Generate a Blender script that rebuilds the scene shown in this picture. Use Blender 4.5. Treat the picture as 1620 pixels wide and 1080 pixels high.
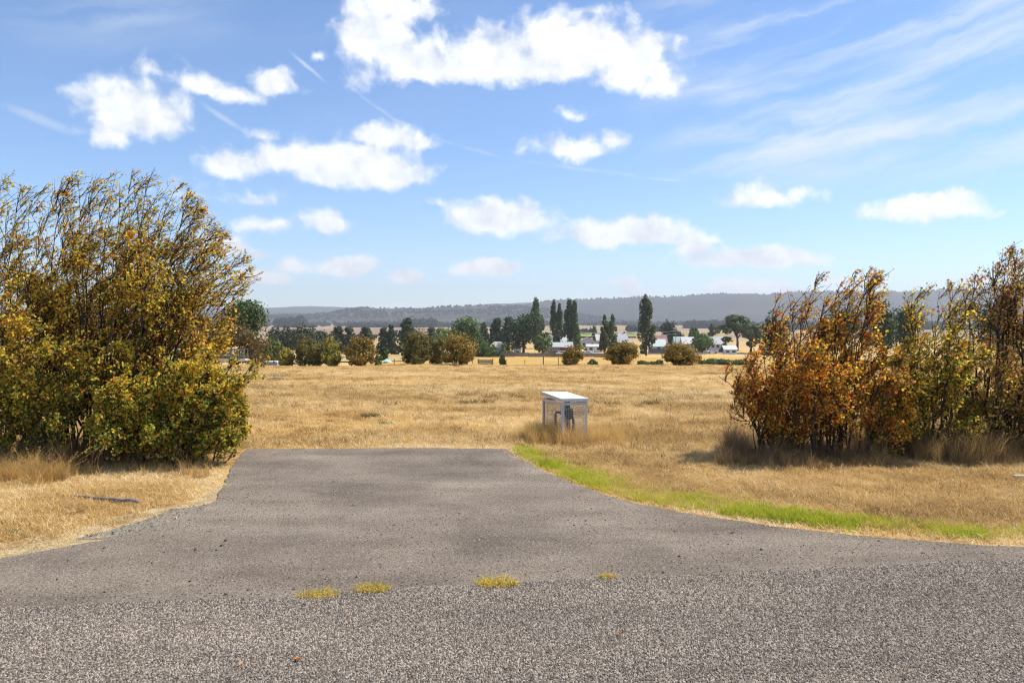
import bpy, math, random
import numpy as np
from math import radians as rad

for o in list(bpy.data.objects):
    bpy.data.objects.remove(o, do_unlink=True)
sc = bpy.context.scene
COL = sc.collection

# ------------------------------------------------------------------ camera, world, sun, exposure
CAMH, F, HZ = 1.7, 1261.0, 505.0          # eye height, focal length and horizon row of the 1620 px wide photograph
cam_d = bpy.data.cameras.new('camera')
cam = bpy.data.objects.new('camera', cam_d)
COL.objects.link(cam)
cam.location = (0, 0, CAMH)
cam.rotation_euler = (rad(90), 0, 0)
cam_d.sensor_width = 36
cam_d.lens = F / 1620 * 36
cam_d.shift_y = -(540 - HZ) / 1620
cam_d.clip_start = 0.05
cam_d.clip_end = 40000
sc.camera = cam

SUN_AZ, SUN_EL = rad(74), rad(52)         # azimuth to the right of straight ahead
sun_d = bpy.data.lights.new('sun', 'SUN')
sun = bpy.data.objects.new('sun', sun_d)
COL.objects.link(sun)
sun_d.energy = 4.6
sun_d.angle = rad(0.53)
sun_d.color = (1.0, 0.95, 0.87)
sun.rotation_euler = (rad(90) - SUN_EL, 0, -SUN_AZ + rad(180))
sun.location = (60, 40, 80)

sc.view_settings.view_transform = 'Standard'
sc.view_settings.look = 'None'
sc.view_settings.gamma = 1
sc.view_settings.exposure = 0.52
sc.view_settings.use_curve_mapping = False
sc.cycles.use_denoising = True
sc.cycles.denoising_prefilter = 'NONE'
sc.cycles.filter_width = 1.2
sc.cycles.max_bounces = 7
sc.cycles.diffuse_bounces = 4
sc.cycles.transmission_bounces = 4
sc.cycles.transparent_max_bounces = 8
sc.cycles.volume_bounces = 0
sc.cycles.caustics_reflective = False
sc.cycles.caustics_refractive = False


class NT:
    """small node tree helper"""
    def __init__(self, tree):
        self.t = tree
        tree.nodes.clear()

    def n(self, kind, **kw):
        nd = self.t.nodes.new(kind)
        for k, v in kw.items():
            setattr(nd, k, v)
        return nd

    def put(self, sock, v):
        if v is None:
            return
        if isinstance(v, bpy.types.NodeSocket):
            self.t.links.new(v, sock)
        else:
            sock.default_value = v

    def math(self, op, a=None, b=None, c=None, clamp=False):
        nd = self.n('ShaderNodeMath', operation=op, use_clamp=clamp)
        for i, v in enumerate((a, b, c)):
            self.put(nd.inputs[i], v)
        return nd.outputs[0]

    def vm(self, op, a=None, b=None, c=None):
        nd = self.n('ShaderNodeVectorMath', operation=op)
        for i, v in enumerate((a, b, c)):
            if v is not None:
                self.put(nd.inputs[i], v)
        return nd.outputs[1] if op in ('LENGTH', 'DOT_PRODUCT', 'DISTANCE') else nd.outputs[0]

    def noise(self, vec, scale, detail=4, rough=0.55, dist=0.0, out=0):
        nd = self.n('ShaderNodeTexNoise')
        if vec is not None:
            self.put(nd.inputs['Vector'], vec)
        nd.inputs['Scale'].default_value = scale
        nd.inputs['Detail'].default_value = detail
        nd.inputs['Roughness'].default_value = rough
        nd.inputs['Distortion'].default_value = dist
        return nd.outputs[out]

    def ss(self, v, a, b, lo=0.0, hi=1.0):
        nd = self.n('ShaderNodeMapRange', interpolation_type='SMOOTHSTEP')
        self.put(nd.inputs['Value'], v)
        for k, x in (('From Min', a), ('From Max', b), ('To Min', lo), ('To Max', hi)):
            self.put(nd.inputs[k], x)
        return nd.outputs[0]

    def mix(self, f, a, b, blend='MIX'):
        nd = self.n('ShaderNodeMix', data_type='RGBA', blend_type=blend)
        self.put(nd.inputs[0], f)
        for s, v in ((nd.inputs[6], a), (nd.inputs[7], b)):
            if isinstance(v, (tuple, list)):
                v = tuple(v)[:3] + (1.0,)
            self.put(s, v)
        return nd.outputs[2]

    def ramp(self, v, stops, interp='LINEAR'):
        nd = self.n('ShaderNodeValToRGB')
        nd.color_ramp.interpolation = interp
        el = nd.color_ramp.elements
        while len(el) < len(stops):
            el.new(0.5)
        for e, (p, c) in zip(el, stops):
            e.position = p
            e.color = tuple(c)[:3] + (1.0,)
        self.put(nd.inputs[0], v)
        return nd.outputs[0]


def px_dir(px, py):
    """pixel of the photograph -> azimuth, elevation of that direction"""
    x, z = (px - 810) / F, (HZ - py) / F
    return math.atan2(x, 1), math.atan2(z, math.hypot(1, x))


def build_world():
    w = bpy.data.worlds.new('World')
    sc.world = w
    w.use_nodes = True
    N = NT(w.node_tree)
    SKY = 0.126
    sky = N.n('ShaderNodeTexSky', sky_type='NISHITA')
    sky.sun_disc = False
    sky.sun_elevation = SUN_EL
    sky.sun_rotation = SUN_AZ
    sky.altitude = 500
    sky.air_density = 1.0
    sky.dust_density = 0.05
    sky.ozone_density = 8.0
    tc = N.n('ShaderNodeTexCoord')
    d = N.vm('NORMALIZE', tc.outputs['Generated'])
    sx = N.n('ShaderNodeSeparateXYZ')
    N.put(sx.inputs[0], d)
    az = N.math('ARCTAN2', sx.outputs[0], sx.outputs[1])
    el = N.math('ARCSINE', sx.outputs[2])
    cq = N.n('ShaderNodeCombineXYZ')
    N.put(cq.inputs[0], az)
    N.put(cq.inputs[1], el)
    q = cq.outputs[0]
    # domain warp, then billow noise
    wn = N.noise(q, 16, 5, 0.6, 0, 1)
    wq = N.vm('MULTIPLY_ADD', wn, (0.034, 0.026, 0), N.vm('ADD', q, (-0.017, -0.013, 0)))
    fine = N.noise(wq, 38, 7, 0.54)
    fine_up = N.noise(N.vm('ADD', wq, (0.006, 0.010, 0)), 38, 3, 0.54)
    big = N.noise(wq, 17, 3, 0.5)
    # cumulus: px, py, half width, half height, weight
    C = [(590, 55, 78, 62, 1), (665, 95, 95, 48, .9), (785, 92, 100, 55, 1), (905, 75, 120, 62, 1.1), (1000, 95, 82, 55, 1), (1045, 132, 45, 26, .7),
         (625, 5, 80, 34, .9), (930, 18, 55, 14, .5), (215, 172, 92, 58, 1.1), (168, 212, 48, 28, .6), (235, 108, 60, 20, .38), (330, 138, 36, 20, .7),
         (372, 150, 48, 18, .7), (432, 130, 50, 24, .75), (372, 256, 60, 32, .9), (452, 248, 70, 30, .9), (570, 264, 120, 44, 1.15), (610, 216, 78, 26, .85),
         (405, 312, 55, 20, .5), (300, 305, 60, 22, .34), (430, 352, 62, 18, .55), (515, 352, 52, 24, .8), (352, 386, 48, 24, .75), (402, 402, 36, 12, .5),
         (412, 437, 56, 16, .7), (462, 420, 42, 16, .6), (550, 419, 54, 21, .85), (640, 436, 32, 16, .85), (768, 425, 62, 19, .95), (792, 345, 92, 36, 1.05),
         (735, 334, 36, 18, .6), (985, 368, 130, 30, 1.05), (900, 372, 50, 18, .6), (1092, 380, 60, 13, .6), (905, 232, 84, 25, .65), (972, 222, 34, 22, .6),
         (905, 178, 32, 13, .42), (1212, 310, 86, 21, .75), (1462, 328, 108, 28, 1.0), (1512, 312, 56, 22, .8), (1590, 330, 40, 12, .35), (1185, 409, 120, 23, .95),
         (1098, 397, 46, 13, .6), (1180, 456, 75, 13, .8), (1245, 460, 52, 10, .55), (990, 447, 36, 13, .55), (1000, 461, 52, 9, .5), (620, 484, 36, 7, .5),
         (1350, 445, 60, 14, .35), (1560, 442, 44, 12, .45), (565, 126, 24, 22, .4), (508, 95, 16, 10, .4), (685, 318, 36, 10, .4), (430, 212, 50, 12, .3)]
    D = None
    for (px, py, a, b, wgt) in C:
        wgt *= 1.25 if py > 380 else 1.0
        ca, ce = px_dir(px, py)
        k = math.cos(ca)
        a2, b2 = a / F * k * k * 1.12, b / F * k * 1.2
        ce -= 0.12 * b2
        tq = N.vm('MULTIPLY_ADD', wq, (1 / a2, 1 / b2, 0), (-ca / a2, -ce / b2, 0))
        tq = N.vm('MULTIPLY_ADD', N.vm('MINIMUM', tq, (0, 0, 0)), (0, 0.6, 0), tq)      # flatter below than above
        ln = N.vm('LENGTH', tq)
        v = N.math('MULTIPLY_ADD', ln, -wgt, wgt)
        D = v if D is None else N.math('SMOOTH_MAX', D, v, 0.22)
    # the same kind of cloud all round and overhead, where no one cloud has to sit in one place
    gen = N.noise(N.vm('MULTIPLY', q, (1, 1.9, 1)), 5.2, 4, 0.5, 0.2)
    gen = N.math('MULTIPLY_ADD', gen, 5.5, -3.2)
    side = N.math('MAXIMUM', N.ss(N.math('ABSOLUTE', az), 0.63, 0.8), N.ss(el, 0.44, 0.58))
    side = N.math('MULTIPLY', side, N.ss(el, 0.02, 0.07))
    D = N.math('MAXIMUM', D, N.math('MULTIPLY_ADD', N.math('SUBTRACT', gen, -1.0), side, -1.0))
    nn = N.math('ADD', N.math('MULTIPLY_ADD', fine, 1.05, -0.525), N.math('MULTIPLY_ADD', big, 0.7, -0.35))
    dens = N.math('ADD', D, nn)
    mask = N.ss(dens, 0.0, 0.52)
    # cloud light and shade painted into colour: billow noise against itself a little towards the sun; thick bellies grey
    big_up = N.noise(N.vm('ADD', wq, (0.010, 0.020, 0)), 17, 3, 0.5)
    rel = N.math('ADD', N.math('MULTIPLY', N.math('SUBTRACT', fine, fine_up), 0.35), N.math('MULTIPLY', N.math('SUBTRACT', big, big_up), 0.75))
    lit = N.math('ADD', N.math('MULTIPLY_ADD', rel, 3.4, 0.66), N.math('MULTIPLY_ADD', big, 0.9, -0.35), None, True)
    ccol = N.mix(lit, (0.55 / SKY, 0.585 / SKY, 0.64 / SKY), (0.775 / SKY, 0.795 / SKY, 0.825 / SKY))
    # cirrus streaks
    mp = N.n('ShaderNodeMapping')
    mp.inputs['Rotation'].default_value = (0, 0, rad(-11))
    N.put(mp.inputs['Vector'], N.vm('ADD', q, N.vm('MULTIPLY', N.vm('SUBTRACT', wn, (.5, .5, .5)), (.02, .03, 0))))
    cs = N.vm('MULTIPLY', mp.outputs[0], (1.0, 7.0, 1))
    ci = N.noise(cs, 3.6, 7, 0.55, 0.35)
    cmask = N.ss(ci, 0.38, 0.76)
    reg = N.math('MAXIMUM', N.math('MULTIPLY', N.ss(az, 0.10, 0.32), N.ss(el, 0.12, 0.20)), N.math('MULTIPLY', N.math('MULTIPLY', N.ss(az, -0.25, -0.5), N.ss(el, 0.26, 0.36)), 0.55))
    reg = N.math('MAXIMUM', reg, N.math('MULTIPLY', N.ss(el, 0.1, 0.3), 0.06))
    cmask = N.math('MULTIPLY', N.math('MULTIPLY', cmask, reg), 1.0)
    # vapour trails: thin long ellipses
    T = [(485, 105, 42, 4, -37, .55), (600, 172, 70, 4, -33, .28), (735, 232, 90, 4, -14, .30), (930, 268, 140, 4, -8, .30), (1050, 284, 70, 4, -6, .3),
         (60, 188, 60, 9, -16, .4), (352, 185, 46, 6, -30, .42)]
    tm = None
    for (px, py, a, b, ang, wgt) in T:
        ca, ce = px_dir(px, py)
        m = N.n('ShaderNodeMapping', vector_type='TEXTURE')
        m.inputs['Location'].default_value = (ca, ce, 0)
        m.inputs['Rotation'].default_value = (0, 0, rad(ang))
        m.inputs['Scale'].default_value = (a / F, b / F, 1)
        N.put(m.inputs['Vector'], N.vm('MULTIPLY_ADD', N.vm('SUBTRACT', wn, (.5, .5, .5)), (.006, .008, 0), q))
        v = N.ss(N.vm('LENGTH', m.outputs[0]), 1.1, 0.1, 0.0, wgt)
        tm = v if tm is None else N.math('MAXIMUM', tm, v)
    tm = N.math('MULTIPLY', tm, N.ss(fine, 0.25, 0.6))
    thin = N.math('MAXIMUM', cmask, tm)
    base = N.mix(thin, sky.outputs[0], (0.57 / SKY, 0.635 / SKY, 0.70 / SKY))
    col = N.mix(mask, base, ccol)
    bg = N.n('ShaderNodeBackground')
    N.put(bg.inputs[0], col)
    bg.inputs[1].default_value = SKY
    out = N.n('ShaderNodeOutputWorld')
    N.t.links.new(bg.outputs[0], out.inputs[0])
    w.cycles.sampling_method = 'MANUAL'
    w.cycles.sample_map_resolution = 512


build_world()

# ------------------------------------------------------------------ numeric helpers
_rs = np.random.RandomState(7)
_LAT = _rs.rand(256, 256)


def vnoise(x, y, scale=1.0, seed=0):
    x = np.asarray(x, float) * scale + seed * 17.31
    y = np.asarray(y, float) * scale + seed * 9.73
    xi, yi = np.floor(x).astype(int), np.floor(y).astype(int)
    fx, fy = x - xi, y - yi
    fx, fy = fx * fx * (3 - 2 * fx), fy * fy * (3 - 2 * fy)
    g = lambda a, b: _LAT[a & 255, b & 255]
    return (g(xi, yi) * (1 - fx) + g(xi + 1, yi) * fx) * (1 - fy) + (g(xi, yi + 1) * (1 - fx) + g(xi + 1, yi + 1) * fx) * fy


def fbm(x, y, scale=1.0, seed=0, octv=4):
    s, a, t = 0, 1.0, 0
    for i in range(octv):
        s = s + a * vnoise(x, y, scale * 2 ** i, seed + i)
        t += a
        a *= 0.5
    return s / t


PY = [-12000, 14, 70, 78, 90, 110, 150, 200, 280, 330, 450, 700, 1200, 2500, 4500, 20000]
PZ = [0, 0, -2.35, -2.8, -3.75, -4.5, -6.2, -8.4, -11.5, -12.7, -13.6, -15.5, -18.3, -20.1, -19.7, -19.7]


def tz(x, y):
    """terrain height"""
    x, y = np.asarray(x, float), np.asarray(y, float)
    z = sum(np.interp(y + k, PY, PZ) for k in (-2.5, -1.2, 0, 1.2, 2.5)) / 5
    near = np.clip((y - 10.5) / 10, 0, 1)
    z = z + near * (fbm(x, y, 0.12, 3) - 0.5) * np.where(y < 85, 0.45, 0.9) - 0.012
    z = z + np.clip((y - 600) / 1500, 0, 1) * (fbm(x, y, 0.0009, 5) - 0.5) * 14
    return z


def G(px, py):
    y = CAMH * F / (py - HZ)
    return (px - 810) / F * y, y


def AT(px, Y):
    """x, y, ground height below pixel column px at distance Y"""
    x = (px - 810) / F * Y
    return x, Y, float(tz(x, Y))


def ZP(py, Y):
    return CAMH - (py - HZ) * Y / F


def inpoly(x, y, poly):
    x, y = np.asarray(x), np.asarray(y)
    c = np.zeros(x.shape, bool)
    n = len(poly)
    for i in range(n):
        x0, y0 = poly[i]
        x1, y1 = poly[(i + 1) % n]
        cond = ((y0 > y) != (y1 > y))
        xs = (x1 - x0) * (y - y0) / ((y1 - y0) if y1 != y0 else 1e-9) + x0
        c ^= cond & (x < xs)
    return c


def polydist(x, y, pts):
    """distance to a polyline"""
    d = np.full(np.shape(x), 1e9)
    for (x0, y0), (x1, y1) in zip(pts[:-1], pts[1:]):
        dx, dy = x1 - x0, y1 - y0
        t = np.clip(((x - x0) * dx + (y - y0) * dy) / (dx * dx + dy * dy + 1e-12), 0, 1)
        d = np.minimum(d, np.hypot(x - x0 - t * dx, y - y0 - t * dy))
    return d


# ------------------------------------------------------------------ object helpers
def tag(o, label=None, cat=None, group=None, kind=None):
    for k, v in (('label', label), ('category', cat), ('group', group), ('kind', kind)):
        if v:
            o[k] = v
    return o


def empty(name, loc=(0, 0, 0), rz=0.0):
    o = bpy.data.objects.new(name, None)
    COL.objects.link(o)
    o.location = loc
    o.rotation_euler = (0, 0, rz)
    return o


def mesh_np(name, V, Fc, mats=(), col=None, smooth=False, extra=None):
    """mesh from numpy vertices and a uniform face array (or list of face lists)"""
    me = bpy.data.meshes.new(name)
    V = np.asarray(V, np.float32).reshape(-1, 3)
    if isinstance(Fc, np.ndarray) and Fc.size:
        nf, k = Fc.shape
        me.vertices.add(len(V))
        me.vertices.foreach_set('co', V.ravel())
        me.loops.add(nf * k)
        me.loops.foreach_set('vertex_index', Fc.astype(np.int32).ravel())
        me.polygons.add(nf)
        me.polygons.foreach_set('loop_start', np.arange(0, nf * k, k, dtype=np.int32))
        me.update(calc_edges=True)
    else:
        me.from_pydata(V.tolist(), [], [] if isinstance(Fc, np.ndarray) else Fc)
    if col is not None:
        a = me.attributes.new('col', 'FLOAT_COLOR', 'POINT')
        c = np.ones((len(V), 4), np.float32)
        c[:, :3] = col
        a.data.foreach_set('color', c.ravel())
    for nm, arr in (extra or {}).items():
        a = me.attributes.new(nm, 'FLOAT', 'POINT')
        a.data.foreach_set('value', np.asarray(arr, np.float32))
    if smooth:
        me.polygons.foreach_set('use_smooth', np.ones(len(me.polygons), bool))
    for m in mats if isinstance(mats, (tuple, list)) else (mats,):
        me.materials.append(m)
    return me


def obj(name, me, parent=None, loc=None):
    o = bpy.data.objects.new(name, me)
    COL.objects.link(o)
    if parent is not None:
        o.parent = parent
    if loc is not None:
        o.location = loc
    return o


class MB:
    """collects plain solids, then becomes one mesh object"""
    def __init__(self):
        self.v, self.f = [], []

    def add(self, V, Fs):
        b = len(self.v)
        self.v += [tuple(p) for p in V]
        self.f += [[i + b for i in f] for f in Fs]
        return self

    def hexa(self, c):
        return self.add(c, [[0, 3, 2, 1], [4, 5, 6, 7], [0, 1, 5, 4], [1, 2, 6, 5], [2, 3, 7, 6], [3, 0, 4, 7]])

    def box(self, x0, x1, y0, y1, z0, z1):
        return self.hexa([(x0, y0, z0), (x1, y0, z0), (x1, y1, z0), (x0, y1, z0), (x0, y0, z1), (x1, y0, z1), (x1, y1, z1), (x0, y1, z1)])

    def tube(self, pts, radii, sides=8, cap=True):
        pts = [np.array(p, float) for p in pts]
        if np.isscalar(radii):
            radii = [radii] * len(pts)
        V, Fs = [], []
        for i, p in enumerate(pts):
            t = pts[min(i + 1, len(pts) - 1)] - pts[max(i - 1, 0)]
            t /= np.linalg.norm(t) + 1e-9
            u = np.cross(t, (0, 0, 1) if abs(t[2]) < .9 else (1, 0, 0))
            u /= np.linalg.norm(u)
            w = np.cross(t, u)
            for s in range(sides):
                a = 2 * math.pi * s / sides
                V.append(p + radii[i] * (u * math.cos(a) + w * math.sin(a)))
        for i in range(len(pts) - 1):
            for s in range(sides):
                s2 = (s + 1) % sides
                Fs.append([i * sides + s, i * sides + s2, (i + 1) * sides + s2, (i + 1) * sides + s])
        if cap:
            Fs.append(list(range(sides))[::-1])
            Fs.append([(len(pts) - 1) * sides + s for s in range(sides)])
        return self.add(V, Fs)

    def prism(self, prof, y0, y1):
        """profile in x,z extruded along y"""
        n = len(prof)
        V = [(x, y0, z) for x, z in prof] + [(x, y1, z) for x, z in prof]
        Fs = [list(range(n)), list(range(n, 2 * n))[::-1]] + [[i, i + n, (i + 1) % n + n, (i + 1) % n] for i in range(n)]
        return self.add(V, Fs)

    def build(self, name, mat, parent=None, loc=None, smooth=False, bevel=0):
        me = mesh_np(name, np.array(self.v), self.f, [mat], smooth=smooth)
        o = obj(name, me, parent, loc)
        if bevel:
            b = o.modifiers.new('bevel', 'BEVEL')
            b.width = bevel
            b.segments = 2
        return o


# ------------------------------------------------------------------ materials
def new_mat(name):
    m = bpy.data.materials.new(name)
    m.use_nodes = True
    return m, NT(m.node_tree)


def finish(N, shader):
    out = N.n('ShaderNodeOutputMaterial')
    N.t.links.new(shader, out.inputs[0])


def principled(N, col, rough=0.8, spec=0.3, metal=0.0, normal=None):
    b = N.n('ShaderNodeBsdfPrincipled')
    if isinstance(col, (tuple, list)):
        col = tuple(col)[:3] + (1,)
    N.put(b.inputs['Base Color'], col)
    N.put(b.inputs['Roughness'], rough)
    b.inputs['Specular IOR Level'].default_value = spec
    b.inputs['Metallic'].default_value = metal
    if normal is not None:
        N.put(b.inputs['Normal'], normal)
    return b.outputs[0]


def bump(N, h, strength, dist=0.01, normal=None):
    b = N.n('ShaderNodeBump')
    b.inputs['Strength'].default_value = strength
    b.inputs['Distance'].default_value = dist
    N.put(b.inputs['Height'], h)
    if normal is not None:
        N.put(b.inputs['Normal'], normal)
    return b.outputs[0]


def wpos(N):
    return N.n('ShaderNodeNewGeometry').outputs['Position']


def plain(name, col, rough=0.7, var=0.25, scale=6.0, metal=0.0, spec=0.3, bmp=0.0):
    """one colour with grain and wear"""
    m, N = new_mat(name)
    tc = N.n('ShaderNodeTexCoord').outputs['Object']
    n = N.noise(tc, scale, 5, 0.6)
    a = tuple(c * (1 - var) for c in col)
    b = tuple(min(1, c * (1 + var)) for c in col)
    c = N.mix(n, a, b)
    nm = bump(N, N.noise(tc, scale * 8, 3), bmp, 0.01) if bmp else None
    finish(N, principled(N, c, rough, spec, metal, nm))
    return m


def foliage_mat(name, trans=0.35, rough=0.55, spec=0.25):
    m, N = new_mat(name)
    at = N.n('ShaderNodeAttribute', attribute_name='col')
    oi = N.n('ShaderNodeObjectInfo')
    c = N.mix(1.0, at.outputs['Color'], oi.outputs['Color'], 'MULTIPLY')
    p = principled(N, c, rough, spec)
    t = N.n('ShaderNodeBsdfTranslucent')
    N.put(t.inputs[0], N.mix(1.0, c, (1.25, 1.15, 0.7), 'MULTIPLY'))
    mx = N.n('ShaderNodeMixShader')
    mx.inputs[0].default_value = trans
    N.t.links.new(p, mx.inputs[1])
    N.t.links.new(t.outputs[0], mx.inputs[2])
    finish(N, mx.outputs[0])
    return m


def grass_mat(name, stops, trans=0.38):
    m, N = new_mat(name)
    ti = N.n('ShaderNodeAttribute', attribute_name='tint', attribute_type='INSTANCER')
    bl = N.n('ShaderNodeAttribute', attribute_name='bl')
    v = N.math('ADD', ti.outputs['Fac'], N.math('MULTIPLY_ADD', bl.outputs['Fac'], 0.44, -0.22), None, True)
    c = N.ramp(v, stops)
    p = principled(N, c, 0.6, 0.2)
    t = N.n('ShaderNodeBsdfTranslucent')
    N.put(t.inputs[0], c)
    mx = N.n('ShaderNodeMixShader')
    mx.inputs[0].default_value = trans
    N.t.links.new(p, mx.inputs[1])
    N.t.links.new(t.outputs[0], mx.inputs[2])
    finish(N, mx.outputs[0])
    return m


def ground_mat():
    m, N = new_mat('dry_ground')
    P = wpos(N)
    n1 = N.noise(P, 0.35, 6, 0.6)
    n2 = N.noise(P, 2.3, 5, 0.65)
    n3 = N.noise(P, 26, 4, 0.7)
    v = N.math('ADD', N.math('MULTIPLY', n1, 0.5), N.math('ADD', N.math('MULTIPLY', n2, 0.35), N.math('MULTIPLY', n3, 0.3)))
    c = N.ramp(v, [(0.34, (0.24, 0.14, 0.05)), (0.48, (0.42, 0.26, 0.09)), (0.60, (0.56, 0.37, 0.14)), (0.74, (0.68, 0.51, 0.25))])
    # paddocks further out: greyer and pinker grass, in large blocks
    sp = N.n('ShaderNodeSeparateXYZ')
    N.put(sp.inputs[0], P)
    far = N.ss(sp.outputs[1], 300, 900)
    blk = N.noise(N.vm('MULTIPLY', P, (0.0016, 0.0045, 0)), 1.0, 2, 0.4)
    fc = N.ramp(blk, [(0.30, (0.22, 0.15, 0.095)), (0.45, (0.36, 0.245, 0.15)), (0.55, (0.42, 0.31, 0.18)), (0.66, (0.30, 0.215, 0.14))])
    fc = N.mix(N.math('MULTIPLY', N.noise(P, 0.03, 5, 0.6), 0.5), fc, (0.16, 0.12, 0.07))
    c = N.mix(far, c, fc)
    h = N.math('ADD', N.math('MULTIPLY', n3, 0.6), n2)
    finish(N, principled(N, c, 0.95, 0.1, 0, bump(N, h, 0.6, 0.06)))
    return m


def road_mat():
    m, N = new_mat('chip_seal_binder')
    P = wpos(N)
    n = N.noise(P, 90, 3, 0.6)
    c = N.mix(n, (0.07, 0.06, 0.05), (0.13, 0.112, 0.095))
    v = N.n('ShaderNodeTexVoronoi')
    N.put(v.inputs['Vector'], P)
    v.inputs['Scale'].default_value = 85
    rnd = N.n('ShaderNodeSeparateColor')
    N.put(rnd.inputs[0], v.outputs['Color'])
    st = N.ramp(rnd.outputs[0], [(0.0, (0.10, 0.095, 0.09)), (0.5, (0.22, 0.21, 0.20)), (1.0, (0.42, 0.41, 0.39))])
    # beyond the part laid chip by chip the pattern of chips carries on in the material
    sp = N.n('ShaderNodeSeparateXYZ')
    N.put(sp.inputs[0], P)
    g = N.ss(v.outputs['Distance'], 0.62, 0.42)
    c = N.mix(g, c, st)
    finish(N, principled(N, c, 0.85, 0.25, 0, bump(N, v.outputs['Distance'], -0.6, 0.006)))
    return m


def drive_mat():
    m, N = new_mat('worn_asphalt')
    P = wpos(N)
    big = N.noise(P, 0.9, 5, 0.6, 0.4)
    st = N.noise(N.vm('MULTIPLY', P, (0.7, 2.4, 1)), 0.8, 4, 0.55)
    sp = N.noise(P, 130, 2, 0.6)
    sp2 = N.noise(P, 60, 3, 0.7)
    base = N.ramp(N.math('MULTIPLY_ADD', st, 0.45, N.math('MULTIPLY', big, 0.55)),
                  [(0.34, (0.128, 0.100, 0.076)), (0.48, (0.198, 0.157, 0.119)), (0.60, (0.262, 0.211, 0.160)), (0.70, (0.35, 0.283, 0.209))])
    v = N.n('ShaderNodeTexVoronoi')
    N.put(v.inputs['Vector'], P)
    v.inputs['Scale'].default_value = 70
    rc = N.n('ShaderNodeSeparateColor')
    N.put(rc.inputs[0], v.outputs['Color'])
    thr = N.math('MULTIPLY_ADD', N.noise(P, 1.3, 4, 0.6), -0.9, 1.25)
    chip = N.math('MULTIPLY', N.ss(rc.outputs[0], N.math('SUBTRACT', thr, 0.08), thr), N.ss(v.outputs['Distance'], 0.50, 0.35))
    c = N.mix(N.math('MULTIPLY', chip, 0.75), base, (0.05, 0.045, 0.04))
    lt = N.math('MULTIPLY', N.ss(rc.outputs[1], 0.80, 0.86), N.ss(v.outputs['Distance'], 0.45, 0.30))
    c = N.mix(N.math('MULTIPLY', lt, 0.6), c, (0.42, 0.38, 0.33))
    c = N.mix(N.ss(N.math('MULTIPLY_ADD', sp, 0.5, N.math('MULTIPLY', sp2, 0.5)), 0.36, 0.64), N.mix(1.0, c, (0.50, 0.50, 0.50), 'MULTIPLY'), N.mix(1.0, c, (1.40, 1.40, 1.40), 'MULTIPLY'))
    h = N.math('ADD', N.math('MULTIPLY', sp, 0.7), N.math('MULTIPLY', sp2, 1.2))
    finish(N, principled(N, c, 0.9, 0.2, 0, bump(N, h, 0.75, 0.012)))
    return m


def stone_mat(name, stops):
    m, N = new_mat(name)
    bl = N.n('ShaderNodeAttribute', attribute_name='bl')
    c = N.ramp(bl.outputs['Fac'], stops)
    P = wpos(N)
    w = N.noise(N.vm('MULTIPLY', P, (0.35, 1.6, 1)), 1.0, 4, 0.6)      # worn and oily bands along the road
    c = N.mix(1.0, c, N.ramp(w, [(0.3, (0.77, 0.77, 0.79)), (0.7, (1.12, 1.11, 1.10))]), 'MULTIPLY')
    finish(N, principled(N, c, 0.9, 0.12))
    return m


M = {}
M['ground'] = ground_mat()
M['road'] = road_mat()
M['drive'] = drive_mat()
M['leaf'] = foliage_mat('thin_leaf', 0.55)
M['far_leaf'] = foliage_mat('crown_leaf', 0.22, 0.7, 0.15)
M['bark'] = plain('bark', (0.085, 0.062, 0.05), 0.9, 0.45, 9, bmp=0.4)
M['dark_bark'] = plain('dark_bark', (0.05, 0.035, 0.03), 0.9, 0.4, 14)
DRY = [(0.0, (0.17, 0.10, 0.045)), (0.22, (0.40, 0.25, 0.10)), (0.5, (0.65, 0.44, 0.165)), (0.75, (0.79, 0.595, 0.28)), (1.0, (0.86, 0.73, 0.48))]
M['dry'] = grass_mat('dry_grass', DRY)
M['tall'] = grass_mat('tall_dry_grass', [(0.0, (0.16, 0.10, 0.055)), (0.4, (0.33, 0.22, 0.11)), (0.7, (0.62, 0.41, 0.15)), (1.0, (0.82, 0.56, 0.19))])
M['green'] = grass_mat('green_grass', [(0.0, (0.18, 0.23, 0.02)), (0.35, (0.42, 0.47, 0.03)), (0.65, (0.60, 0.58, 0.05)), (1.0, (0.70, 0.56, 0.16))])
M['chip'] = stone_mat('seal_chip', [(0.0, (0.085, 0.069, 0.054)), (0.35, (0.175, 0.144, 0.115)), (0.7, (0.27, 0.225, 0.18)), (1.0, (0.46, 0.395, 0.325))])
M['gravel'] = stone_mat('loose_stone', [(0.0, (0.05, 0.04, 0.032)), (0.6, (0.12, 0.095, 0.07)), (0.9, (0.24, 0.19, 0.14)), (1.0, (0.5, 0.44, 0.36))])
M['galv'] = plain('galvanised_steel', (0.50, 0.51, 0.55), 0.5, 0.18, 14, 0.35, 0.5)
M['lid'] = plain('pale_lid', (0.74, 0.74, 0.74), 0.45, 0.1, 5, 0.1, 0.5)
M['pipe'] = plain('dark_pipe', (0.06, 0.055, 0.05), 0.6, 0.4, 20, 0.2)
M['brass'] = plain('weathered_meter', (0.11, 0.105, 0.11), 0.5, 0.4, 25, 0.4)
M['wood_grey'] = plain('weathered_timber', (0.20, 0.175, 0.165), 0.85, 0.3, 12, bmp=0.3)
M['post'] = plain('fence_post', (0.13, 0.10, 0.08), 0.9, 0.3, 12)
M['wire'] = plain('fence_wire', (0.35, 0.34, 0.33), 0.5, 0.2, 5, 0.6)
M['paling'] = plain('grey_paling', (0.17, 0.145, 0.14), 0.9, 0.25, 2)
M['tyre'] = plain('tyre', (0.02, 0.02, 0.02), 0.8, 0.2, 5)
M['glass'] = plain('dark_glass', (0.02, 0.025, 0.03), 0.15, 0.2, 3, 0, 0.6)

_plain_cache = {}


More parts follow.
